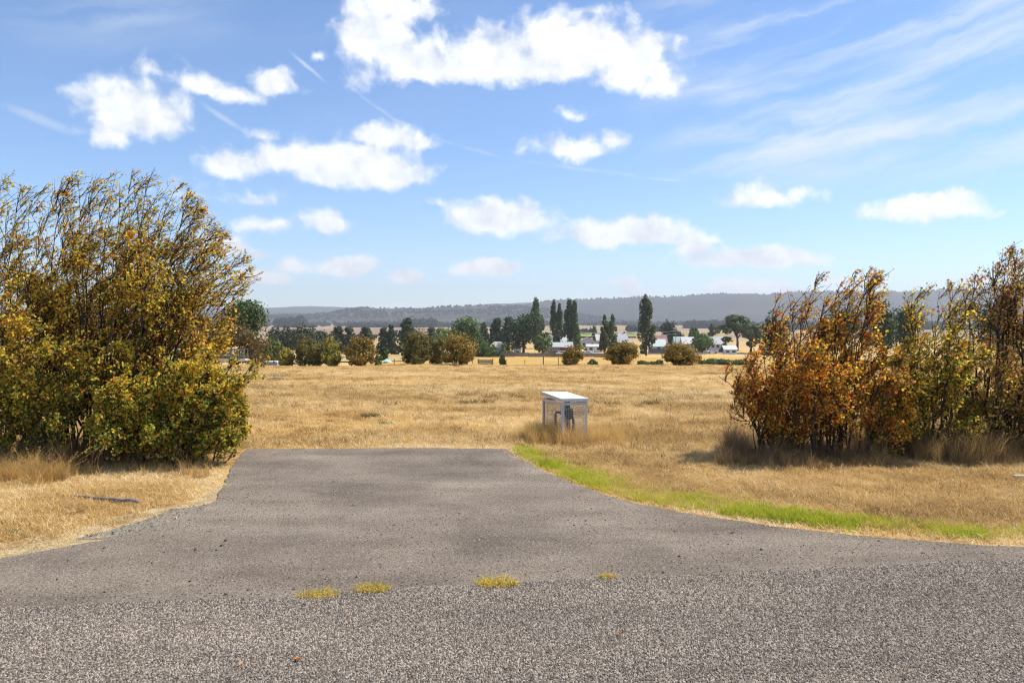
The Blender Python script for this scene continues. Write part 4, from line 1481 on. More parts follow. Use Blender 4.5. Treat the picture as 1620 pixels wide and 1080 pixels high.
def woods(name, label, pts, s, cols, seed, sz=1.0):
    protos = []
    for k in range(5):
        rng = np.random.RandomState(seed + k)
        V, Fc, cc, _ = crown(rng, 'round', 1.0, 1.0, 1.0, 60, .42, cols[0], cols[1], .08)
        protos.append(mesh_np('wood_crown', V, Fc, [M['far_leaf']], col=cc))
    rng = np.random.RandomState(seed + 9)
    n = len(pts)
    return scatter(name, pts, np.stack([s, s, s * rng.uniform(.8, 1.2, n) * sz], -1), np.stack([np.zeros(n), np.zeros(n), rng.rand(n) * 6.28], -1), rng.rand(n), protos, label, 'woodland', seed)


def build_hills():
    mf = hill_mat('forested_hill', (0.028, 0.028, 0.020), (0.042, 0.040, 0.028), (0.065, 0.055, 0.038))
    mn = hill_mat('patchy_hill', (0.035, 0.034, 0.025), (0.06, 0.055, 0.038), (0.16, 0.125, 0.08))
    main = [(700, 496), (780, 488), (831, 484), (859, 478), (888, 474.6), (934, 474), (964, 473), (990, 470.5), (1017, 469.6), (1045, 470), (1082, 468.7), (1101, 466), (1128, 464), (1174, 465), (1211, 467),
            (1230, 465), (1267, 462), (1304, 461.7), (1400, 462.6), (1435, 463), (1490, 458.5), (1531, 457), (1620, 454), (1800, 456), (2100, 470)]
    h1 = hill('hill', main, 5600, 1500, mf, 'long forested range closing the valley on the right', 60, 11)
    nearp = [(250, 508), (350, 505), (423, 500), (480, 500), (527, 497), (552, 490.5), (576, 488.5), (625, 488.5), (668, 490), (689, 487), (726, 484.5), (767, 484), (794, 484.5), (831, 486), (870, 492), (920, 500), (980, 508), (1040, 512)]
    h2 = hill('hill', nearp, 4300, 1100, mn, 'lower patchy hill in front of the range on the left', 70, 12, 600)
    farp = [(200, 489), (330, 487), (420, 487), (470, 485), (500, 484.5), (540, 486), (600, 488), (700, 487), (790, 480), (840, 478), (900, 480), (1000, 486)]
    hill('hill', farp, 8000, 1800, mf, 'palest blue hills far off on the left skyline', 50, 13, 4000)
    rng = np.random.RandomState(70)
    # crowns of the forest on the two nearer hills
    P = []
    for (X, Y, Z, S), n, thr in ((h1, 15000, .30), (h2, 6500, .47)):
        ny, nx = X.shape
        i = (np.clip(rng.beta(2.4, 1.1, n), 0, .999) * 26).astype(int).clip(0, 26)
        j = rng.randint(0, nx - 1, n)
        a, b = rng.rand(n), rng.rand(n)
        i2 = np.minimum(i + 1, ny - 1)
        lerp = lambda A: (A[i, j] * (1 - a) + A[i, j + 1] * a) * (1 - b) + (A[i2, j] * (1 - a) + A[i2, j + 1] * a) * b
        p = np.stack([lerp(X), lerp(Y), lerp(Z)], -1)
        ok = (fbm(p[:, 0], p[:, 1], .0022, 15) > thr) | (i >= 24)
        if thr < .4:
            ok &= (i >= 24)
        ok &= np.abs(p[:, 0]) < p[:, 1] * .75
        P.append(p[ok])
    P = np.concatenate(P)
    P[:, 2] -= 2
    woods('hill_forest', 'forest of small dark trees covering the distant hills', P, rng.uniform(6, 12, len(P)), ((0.035, 0.04, 0.025), (0.06, 0.06, 0.038)), 500)
    # plantation blocks and tree rows on the plain
    Q, S = [], []

    def block(pxa, pxb, Ya, Yb, n, s0, s1):
        px, y = rng.uniform(pxa, pxb, n), rng.uniform(Ya, Yb, n)
        x = (px - 810) / F * y
        Q.append(np.stack([x, y, tz(x, y) - .3], -1))
        S.append(rng.uniform(s0, s1, n))
    block(641, 690, 2250, 2420, 600, 15, 20)
    block(440, 480, 2300, 2450, 260, 15, 26)
    block(480, 500, 2300, 2340, 40, 6, 11)
    block(552, 640, 2300, 2350, 240, 7, 12)
    block(690, 860, 2500, 2560, 260, 7, 14)
    block(1085, 1160, 1900, 2050, 420, 9, 15)
    block(995, 1050, 1500, 1560, 160, 7, 11)
    block(1160, 1600, 1700, 1900, 500, 8, 15)
    block(850, 1500, 2700, 3400, 500, 8, 15)
    block(380, 900, 2700, 3400, 400, 8, 14)
    block(900, 940, 1150, 1180, 20, 5, 8)
    Q, S = np.concatenate(Q), np.concatenate(S)
    woods('plain_woodland', 'dark plantation blocks and tree rows on the far plain', Q, S, ((0.022, 0.03, 0.02), (0.05, 0.055, 0.035)), 520)


build_hills()


def field(label, corners, col, lift):
    """a paddock laid over the terrain; corners: (px, Y) near-left, near-right, far-right, far-left"""
    (a, Ya), (b, Yb), (c, Yc), (d, Yd) = corners
    n, m_ = 24, 12
    V = []
    for i in range(m_ + 1):
        t = i / m_
        y0, y1 = Ya * (1 - t) + Yd * t, Yb * (1 - t) + Yc * t
        xa, xb = ((a - 810) / F * Ya) * (1 - t) + ((d - 810) / F * Yd) * t, ((b - 810) / F * Yb) * (1 - t) + ((c - 810) / F * Yc) * t
        for j in range(n + 1):
            s = j / n
            x, y = xa * (1 - s) + xb * s, y0 * (1 - s) + y1 * s
            V.append((x, y, float(tz(x, y)) + lift))
    Fs = [[i * (n + 1) + j, i * (n + 1) + j + 1, (i + 1) * (n + 1) + j + 1, (i + 1) * (n + 1) + j] for i in range(m_) for j in range(n)]
    m, N = new_mat('paddock')
    P = wpos(N)
    v = N.noise(P, .35, 5, .65)
    v2 = N.noise(N.vm('MULTIPLY', P, (.02, .12, 0)), 1, 3, .5)
    c = N.mix(v, tuple(x * .72 for x in col), tuple(min(1, x * 1.25) for x in col))
    c = N.mix(N.math('MULTIPLY', v2, .5), c, tuple(x * .7 for x in col))
    finish(N, principled(N, c, .95, .1, 0, bump(N, v, .6, .2)))
    o = obj('field', mesh_np('field', V, Fs, [m], smooth=True))
    tag(o, label, 'field', kind='structure')


field('golden uncut paddock behind the wire fence', [(560, 93), (1500, 93), (1300, 255), (600, 255)], (0.50, 0.31, 0.085), .10)
field('pale stubble paddock left of the pines', [(430, 120), (640, 120), (640, 300), (430, 300)], (0.46, 0.33, 0.15), .18)
field('green irrigated paddock beyond the village', [(895, 760), (1010, 760), (1005, 1000), (915, 1000)], (0.22, 0.27, 0.06), 1.6)
field('yellow green paddock right of the tallest poplar', [(1030, 700), (1150, 700), (1145, 900), (1035, 900)], (0.36, 0.30, 0.09), 1.6)
field('reddish ploughed paddock on the left plain', [(420, 900), (680, 900), (690, 1700), (430, 1700)], (0.30, 0.185, 0.12), 1.8)
field('brown ploughed paddock in the middle of the plain', [(850, 1050), (1010, 1050), (1000, 1300), (880, 1300)], (0.25, 0.16, 0.105), 1.8)


# ------------------------------------------------------------------ houses, fences, cars
def house(name, label, px0, px1, Y, py_ridge, wall_h, roof, wcol, rcol, depth=7.0, rz=0.0, wins=2, group='village buildings', chimney=False, base=None):
    """roof: 'gable' (ridge across the view), 'front' (gable end faces the road), 'hip', 'skillion'"""
    xc, y, gz = AT((px0 + px1) / 2, Y)
    gz = gz if base is None else ZP(base, Y)
    w = (px1 - px0) / F * Y
    zr = ZP(py_ridge, Y) - gz
    wall_h = min(wall_h, zr - .5)
    root = empty(name, (xc, y, gz), rz)
    tag(root, label, 'building', group)
    hw, d = w / 2, depth
    ov = .35
    wm, rm = pm(tuple(c * .85 for c in wcol), .8), pm(tuple(c * .7 for c in rcol), .55, 0.0, .4)
    b = MB()
    if roof == 'front':
        b.prism([(-hw, -.5), (hw, -.5), (hw, wall_h), (0, zr - .12), (-hw, wall_h)], 0, d)
    elif roof == 'gable':
        V = [(x, yy, z) for x in (-hw, hw) for yy, z in ((0, -.5), (d, -.5), (d, wall_h), (d / 2, zr - .12), (0, wall_h))]
        b.add(V, [[0, 1, 2, 3, 4], [9, 8, 7, 6, 5]] + [[i, i + 5, (i + 1) % 5 + 5, (i + 1) % 5] for i in range(5)])
    else:
        b.box(-hw, hw, 0, d, -.5, wall_h)
    b.build('wall', wm, root)
    r = MB()
    t = .12

    def sheet(q):
        r.hexa([(x, yy, z) for x, yy, z in q] + [(x, yy, z + t) for x, yy, z in q])
    k = (zr - wall_h)
    if roof == 'gable':
        e = k / (d / 2) * ov
        sheet([(-hw - ov, -ov, wall_h - e), (hw + ov, -ov, wall_h - e), (hw + ov, d / 2, zr - t), (-hw - ov, d / 2, zr - t)])
        sheet([(-hw - ov, d / 2, zr - t), (hw + ov, d / 2, zr - t), (hw + ov, d + ov, wall_h - e), (-hw - ov, d + ov, wall_h - e)])
    elif roof == 'front':
        e = k / hw * ov
        sheet([(-hw - ov, -ov, wall_h - e), (0, -ov, zr - t), (0, d + ov, zr - t), (-hw - ov, d + ov, wall_h - e)])
        sheet([(0, -ov, zr - t), (hw + ov, -ov, wall_h - e), (hw + ov, d + ov, wall_h - e), (0, d + ov, zr - t)])
    elif roof == 'hip':
        a = min(hw * .6, d / 2)
        A = [(-hw - ov, -ov, wall_h), (hw + ov, -ov, wall_h), (hw + ov, d + ov, wall_h), (-hw - ov, d + ov, wall_h), (-hw + a, d / 2, zr), (hw - a, d / 2, zr)]
        r.add(A, [[0, 1, 5, 4], [1, 2, 5], [2, 3, 4, 5], [3, 0, 4], [3, 2, 1, 0]])
    else:
        sheet([(-hw - ov, -ov, wall_h), (hw + ov, -ov, wall_h), (hw + ov, d + ov, zr - t), (-hw - ov, d + ov, zr - t)])
    ro = r.build('roof', rm, root)
    if chimney:
        MB().box(hw * .25, hw * .25 + .6, d / 2 - .3, d / 2 + .3, wall_h, zr + .7).build('chimney', pm((0.3, 0.16, 0.12)), ro)
    for i in range(wins):
        x = -hw + w * (i + .5) / wins
        ww = min(.7, w / wins * .3)
        wf = MB().box(x - ww - .08, x + ww + .08, -.05, .0, wall_h * .38 - .08, wall_h * .80 + .08).build('window', pm((0.7, 0.7, 0.68)), root)
        MB().box(x - ww, x + ww, -.07, -.05, wall_h * .38, wall_h * .80).build('pane', M['glass'], wf)
    return root


CARS = {}


def car(label, px, Y, col, rz=0.0, kind='sedan', dz=0.0, group='cars parked in the village', x=None):
    xx, y, gz = AT(px, Y)
    root = empty('parked_car', (xx, y, gz + dz), rz)
    tag(root, label, 'car', group)
    L, W = 4.4, 1.7
    lo = [(-2.2, .32), (-2.15, .72), (-1.5, .86), (1.2, .90), (2.12, .80), (2.2, .34)]
    top = {'sedan': [(-1.25, .86), (-.55, 1.38), (.75, 1.40), (1.5, .90)], 'wagon': [(-1.2, .86), (-.55, 1.42), (1.75, 1.44), (2.05, .84)], 'ute': [(-1.2, .86), (-.6, 1.5), (.35, 1.5), (.5, .88)]}[kind]
    key = (kind,)
    if key not in CARS:
        def prism(prof, w0, w1):
            zmin, zmax = min(p[1] for p in prof), max(p[1] for p in prof)
            f = lambda z: w0 + (w1 - w0) * (z - zmin) / (zmax - zmin)
            n = len(prof)
            V = [(a, -f(z) / 2, z) for a, z in prof] + [(a, f(z) / 2, z) for a, z in prof]
            return V, [list(range(n))[::-1], list(range(n, 2 * n))] + [[i, (i + 1) % n, (i + 1) % n + n, i + n] for i in range(n)]
        CARS[key] = (prism(lo, W, W), prism(top, W - .05, W - .38))
        gl = MB()
        for (a, b) in zip([top[0], top[2]], [top[1], top[3]]):
            pass
        m = MB().add(*CARS[key][0])
        m.add(*CARS[key][1])
        CARS[key] = (m, top)
    m, top = CARS[key]
    m.build('body', pm(col, .3, .0, .6), root)
    (x0, z0), (x1, z1), (x2, z2), (x3, z3) = top
    sh = lambda z: (W - .05 + (-.33) * (z - z0) / (z1 - z0)) / 2 + .006
    zl, zh = z0 + .08, z1 - .08
    for s in (-1, 1):
        q = [(x0 + .22, zl), (x3 - .22, zl), (x2 - .02, zh), (x1 + .06, zh)]
        V = [(a, s * sh(z), z) for a, z in q] + [(a, s * (sh(z) - .02), z) for a, z in q]
        MB().hexa(V).build('window', M['glass'], root)
    for (a, za, b, zb_, dx) in ((x0, z0, x1, z1, -.012), (x3, z3, x2, z2, .012)):
        la, lb = .15, .88
        p0 = (a + (b - a) * la + dx, za + (zb_ - za) * la + .012)
        p1 = (a + (b - a) * lb + dx, za + (zb_ - za) * lb + .012)
        V = [(p0[0], -sh(p0[1]) + .1, p0[1]), (p0[0], sh(p0[1]) - .1, p0[1]), (p1[0], sh(p1[1]) - .1, p1[1]), (p1[0], -sh(p1[1]) + .1, p1[1])]
        MB().hexa(V + [(c[0] - dx * 2, c[1], c[2] - .02) for c in V]).build('windscreen', M['glass'], root)
    for wx in (-1.35, 1.35):
        for s in (-1, 1):
            wl = MB().tube([(wx, s * .66, .31), (wx, s * .87, .31)], .31, 14).build('wheel', M['tyre'], root)
            MB().tube([(wx, s * .868, .31), (wx, s * .88, .31)], .18, 10).build('rim', pm((0.5, 0.5, 0.5), .4, .6), wl)
    return root


def build_village():
    house('house', 'house with cream roof and blue grey wall beside the green shrub', 773, 801, 335, 540.5, 2.6, 'hip', (0.42, 0.45, 0.55), (0.62, 0.55, 0.46), wins=2)
    house('shed', 'shed with pale green iron roof behind the parked cars', 862, 887, 345, 541.5, 2.6, 'gable', (0.25, 0.20, 0.18), (0.60, 0.66, 0.62), wins=1)
    house('shed', 'maroon shed with pale grey roof beside the green roofed shed', 888, 906, 346, 541, 2.9, 'gable', (0.27, 0.055, 0.06), (0.62, 0.62, 0.66), wins=1)
    house('cottage', 'low white cottage with dark windows behind the olive poplars', 929, 953, 348, 544.5, 2.5, 'gable', (0.74, 0.76, 0.80), (0.78, 0.78, 0.78), wins=2)
    house('house', 'blue grey gabled house above the white cottage', 917, 944, 430, 533, 2.7, 'front', (0.50, 0.53, 0.64), (0.42, 0.38, 0.38), wins=2)
    house('house', 'house with pale grey hip roof and white gable behind the olive poplars', 972, 998, 420, 526.5, 2.7, 'hip', (0.36, 0.31, 0.26), (0.68, 0.70, 0.76), wins=2, chimney=True)
    house('shed', 'pale blue shed with mint white roof right of the tallest poplar', 1030, 1054, 350, 536.5, 2.7, 'gable', (0.52, 0.62, 0.72), (0.74, 0.80, 0.74), wins=1)
    house('house', 'house with dull red roof behind the mint roofed shed', 1034, 1056, 430, 530, 2.6, 'gable', (0.40, 0.33, 0.30), (0.42, 0.20, 0.17), wins=2)
    house('house', 'mint roofed house left of the bright green tree', 1068, 1083, 425, 532.5, 2.6, 'gable', (0.6, 0.6, 0.6), (0.45, 0.60, 0.55), wins=1)
    house('house', 'white roofed cottage left of the bright green tree', 1080, 1099, 415, 533, 2.6, 'gable', (0.36, 0.37, 0.44), (0.80, 0.80, 0.80), wins=2)
    house('house', 'white weatherboard house right of the bright green tree', 1124, 1147, 380, 533, 2.9, 'gable', (0.72, 0.72, 0.76), (0.64, 0.66, 0.68), wins=3)
    house('shed', 'long low shed roof among the poplars', 864, 880, 450, 530, 2.4, 'gable', (0.55, 0.50, 0.46), (0.72, 0.70, 0.68), wins=1)
    house('shed', 'small white shed behind the densest poplar', 884, 896, 455, 531, 2.4, 'gable', (0.6, 0.58, 0.56), (0.78, 0.76, 0.72), wins=1)
    house('shed', 'flat roofed pale shed beside the little distant poplar', 944, 962, 480, 528.5, 2.4, 'skillion', (0.5, 0.46, 0.42), (0.66, 0.60, 0.58), wins=1)
    house('shed', 'grey lean-to at the foot of the massive dark tree', 813, 824, 326, 552, 2.2, 'skillion', (0.30, 0.30, 0.34), (0.42, 0.44, 0.50), wins=1)
    house('shed', 'white roof glimpsed through the half bare hawthorn', 1578, 1606, 300, 524, 2.6, 'gable', (0.6, 0.6, 0.6), (0.8, 0.8, 0.8), wins=2, base=545)
    house('caravan', 'pale blue caravan beside the village road', 1146, 1166, 330, 546.5, 1.9, 'skillion', (0.60, 0.70, 0.80), (0.74, 0.78, 0.82), depth=2.4, wins=2)
    for i, (px, Y, c, rz, k, lb) in enumerate([
            (866, 322, (0.75, 0.76, 0.78), .5, 'sedan', 'white sedan at the left end of the parked cars'), (874, 316, (0.10, 0.12, 0.16), .2, 'wagon', 'dark wagon second from the left among the parked cars'),
            (882, 320, (0.55, 0.66, 0.74), 1.2, 'sedan', 'pale blue sedan in the middle of the parked cars'), (888, 314, (0.78, 0.78, 0.78), .1, 'wagon', 'white wagon nearest the paling fence'),
            (894, 324, (0.50, 0.10, 0.07), -.4, 'sedan', 'red sedan beside the maroon shed'), (922, 322, (0.70, 0.76, 0.76), .6, 'wagon', 'pale wagon below the white cottage, left of the van'),
            (930, 318, (0.76, 0.77, 0.78), -.3, 'sedan', 'white sedan below the white cottage'), (938, 322, (0.55, 0.55, 0.58), .9, 'ute', 'silver pickup below the white cottage')]):
        car(lb, px, Y, c, rz, k)
    # village road with one car on it
    x0, Y0, _ = AT(1010, 338)
    V, n = [], 30
    for i in range(n + 1):
        x = x0 + (i / n) * 110
        for y in (330, 337):
            V.append((x, y + (x - x0) * .02, float(tz(x, y)) + .16))
    o = obj('village_road', mesh_np('village_road', V, [[2 * i, 2 * i + 2, 2 * i + 3, 2 * i + 1] for i in range(n)], [pm((0.10, 0.095, 0.10), .9)]))
    tag(o, 'dark village road crossing in front of the houses', 'road', kind='structure')
    car('white sedan driving along the village road', 1127, 334.5, (0.80, 0.80, 0.82), .02, 'sedan', .2, group=None)
    # low white wall in front of the white house
    xa, ya, _ = AT(1113, 352)
    xb, yb, _ = AT(1138, 352)
    gz = float(tz(xa, ya))
    w = MB().box(0, xb - xa, 0, .25, -.4, .9).build('garden_wall', pm((0.74, 0.70, 0.60)), None, (xa, ya, gz))
    tag(w, 'low cream garden wall in front of the white weatherboard house', 'wall')

    def paling(label, pa, pb, Y, h, ht_off=0.0):
        xa, ya, za = AT(pa, Y)
        xb, yb, zb = AT(pb, Y)
        root = empty('paling_fence', (xa, ya, za))
        tag(root, label, 'fence', 'grey paling fences round the village')
        n = max(1, int((xb - xa) / 2.4))
        st = (xb - xa) / n
        m = MB()
        rng = random.Random(int(pa))
        c = 12
        for k in range(c):
            m.box(k * st / c + .008, (k + 1) * st / c - .008, .02 * (k % 2), .022 + .02 * (k % 2), .03, h + rng.uniform(-.05, .03))
        m.box(.0, st, .05, .09, h * .25, h * .25 + .07).box(0, st, .05, .09, h * .75, h * .75 + .07)
        me = mesh_np('panel', np.array(m.v), m.f, [M['paling']])
        pmh = MB().box(-.05, .05, .1, .2, -.3, h + .05)
        pme = mesh_np('post', np.array(pmh.v), pmh.f, [M['post']])
        for i in range(n):
            x = i * st
            z = float(tz(xa + x, ya)) - za
            obj('panel', me, root, (x, 0, z))
            obj('post', pme, root, (x, 0, z))
    paling('long shaded paling fence below the parked cars', 745, 905, 270, 1.4)
    paling('paling fence below the white cottage', 918, 975, 272, 1.4)
    paling('short paling fence in front of the pale blue shed', 1026, 1064, 338, 2.2)
    paling('paling fence behind the village road', 1078, 1112, 352, 1.6)
    # timber poles and wires
    for i, (px, Y, h) in enumerate([(1069, 420, 9.5), (700, 380, 9.5), (905, 400, 9.5)]):
        x, y, z = AT(px, Y)
        r = empty('power_pole', (x, y, z))
        tag(r, ['power pole beside the umbrella shaped tree', 'power pole behind the widest hawthorn pair', 'power pole among the poplars'][i], 'pole', 'power poles in the village')
        MB().tube([(0, 0, -.5), (0, 0, h)], [.16, .11], 8).build('shaft', M['wood_grey'], r)
        MB().box(-1.1, 1.1, -.06, .06, h - .7, h - .55).build('crossarm', M['wood_grey'], r)
    for s, lb in ((-.9, 'near power line strung above the village roofs'), (.9, 'far power line strung above the village roofs')):
        pts = []
        for (pa, Ya), (pb, Yb) in zip([(560, 385), (700, 380), (905, 400), (1069, 420)], [(700, 380), (905, 400), (1069, 420), (1280, 400)]):
            xa, ya, za = AT(pa, Ya)
            xb, yb, zb = AT(pb, Yb)
            for k in range(8):
                t = k / 8
                pts.append((xa + (xb - xa) * t, ya + (yb - ya) * t + s, za + (zb - za) * t + 9.0 - 4 * 1.3 * t * (1 - t) + (0 if s < 0 else -1.6)))
        tag(MB().tube(pts, .022, 4).build('power_line', M['wire'], None), lb, 'cable', 'power lines')


build_village()


def build_fence():
    Y = 95
    xa, ya, za = AT(600, Y)
    root = empty('wire_fence', (xa, ya, za))
    tag(root, 'post and wire fence in front of the golden paddock', 'fence')
    rng = random.Random(3)
    x, i, tops = 0.0, 0, []
    xb = AT(945, Y)[0] - xa
    while x < xb:
        h = rng.uniform(.85, 1.05) * (1.25 if i % 5 == 0 else 1)
        r = .045 if i % 5 else .075
        z = float(tz(xa + x, ya)) - za
        MB().tube([(0, 0, -.3), (rng.uniform(-.03, .03), 0, h)], [r, r * .85], 7).build('post', M['post'], root, (x, 0, z))
        tops.append((x, z))
        x += rng.uniform(1.5, 2.3)
        i += 1
    for hh in (.3, .55, .8):
        MB().tube([(a, -.05, b + hh) for a, b in tops], .006, 4).build('wire', M['wire'], root)
    # grey slatted yard gate
    x, y, z = AT(768, 88)
    g = empty('yard_gate', (x, y, z))
    tag(g, 'grey slatted timber gate standing at the wire fence', 'gate')
    for k in range(4):
        MB().box(-.85, .85, 0, .03, .12 + k * .19, .12 + k * .19 + .16).build('slat', M['wood_grey'], g)
    for s in (-.8, .8):
        MB().box(s - .06, s + .06, .031, .13, -.2, .95).build('post', M['post'], g)
    # slat fence left by the trough
    x, y, z = AT(398, 78)
    f = empty('slat_fence', (x, y, z))
    tag(f, 'short brown upright slat fence left of the blue trough', 'fence')
    for k in range(11):
        MB().box(k * .13, k * .13 + .09, 0, .02, .0, .52 + .04 * (k % 3)).build('slat', M['post'], f)
    MB().box(0, 1.4, .021, .06, .35, .41).build('rail', M['post'], f)


build_fence()


def build_left_yard():
    # stock crate trailer
    x, y, z = AT(368, 73)
    r = empty('stock_trailer', (x, y, z), .12)
    tag(r, 'grey stock crate trailer with barred sides behind the hawthorn', 'trailer')
    MB().box(-1.25, 1.25, -.75, .75, .48, .60).build('bed', pm((0.55, 0.52, 0.46)), r)
    MB().box(-1.27, 1.27, -.79, -.755, .40, .68).build('side_board', pm((0.62, 0.58, 0.50)), r)
    c = MB()
    for sx in (-1.2, 0, 1.2):
        for sy in (-.7, .7):
            c.box(sx - .03, sx + .03, sy - .03, sy + .03, .6, 1.5)
    for zz in (.85, 1.45):
        for sy in (-.7, .7):
            c.box(-1.2, 1.2, sy - .02, sy + .02, zz, zz + .06)
    c.build('crate_frame', pm((0.22, 0.23, 0.24), .6, .3), r)
    for k in range(2):
        b = MB()
        for i in range(7):
            xx = -1.1 + k * 1.22 + i * .165
            b.box(xx, xx + .045, -.715, -.69, .66, 1.45)
        b.build('bar_panel', pm((0.22, 0.23, 0.24), .6, .3), r)
    for s in (-1, 1):
        w = MB().tube([(.15, s * .78, .32), (.15, s * .95, .32)], .32, 16).build('wheel', M['tyre'], r)
        MB().tube([(.15, s * .951, .32), (.15, s * .96, .32)], .17, 10).build('rim', M['galv'], w)
    MB().tube([(-1.25, 0, .54), (-2.2, 0, .5)], .04, 6).build('drawbar', M['galv'], r)
    # white wagon half hidden by the hawthorn
    car('white wagon almost hidden behind the hawthorn leaves', 289, 72, (0.80, 0.80, 0.80), .1, 'wagon', 0.02, None)
    # trough
    x, y, z = AT(430, 76)
    t = empty('water_trough', (x, y, z))
    tag(t, 'blue water trough with white top at the paddock edge', 'trough')
    MB().prism([(-.55, .0), (.55, .0), (.58, .36), (-.58, .36)], -.3, .3).build('basin', pm((0.22, 0.25, 0.42)), t)
    MB().box(-.60, .60, -.32, .32, .361, .50).build('cover', pm((0.80, 0.81, 0.84)), t)
    # turquoise sheet
    x, y, z = AT(613, 84)
    V, Fs, n = [], [], 8
    for i in range(n + 1):
        for j in range(n + 1):
            u, v = i / n, j / n
            V.append((u * 1.0 - .5, v * .9 - .45, .18 + .35 * math.exp(-((u - .4) ** 2 + (v - .5) ** 2) * 7) + .08 * vnoise(u * 5, v * 5, 1, 3)))
    Fs = [[i * (n + 1) + j, (i + 1) * (n + 1) + j, (i + 1) * (n + 1) + j + 1, i * (n + 1) + j + 1] for i in range(n) for j in range(n)]
    o = obj('tarpaulin', mesh_np('tarpaulin', np.array(V, float), Fs, [pm((0.40, 0.66, 0.60))]), None, (x, y, z + .3))
    o.modifiers.new('thickness', 'SOLIDIFY').thickness = .03
    tag(o, 'crumpled pale turquoise sheet lying beyond the paddock edge', 'tarpaulin')
    # stump in the paddock
    x, y, z = AT(721, 61)
    s = MB().tube([(-.22, 0, .06), (0, .02, .16), (.2, .0, .10), (.3, .02, .04)], [.09, .12, .09, .05], 8).build('log_stump', plain('stump_wood', (0.24, 0.12, 0.06), .9, .4, 8), None, (x, y, z))
    tag(s, 'small reddish brown log lying in the paddock before the widest bush', 'log')
    x, y, z = AT(436, 29)
    s = MB().tube([(-.28, 0, .03), (0, .02, .05), (.3, .0, .03)], [.035, .05, .04], 8).build('fallen_stick', M['wood_grey'], None, (x, y, z))
    tag(s, 'grey stick lying in the paddock near the left hawthorn', 'stick')


build_left_yard()


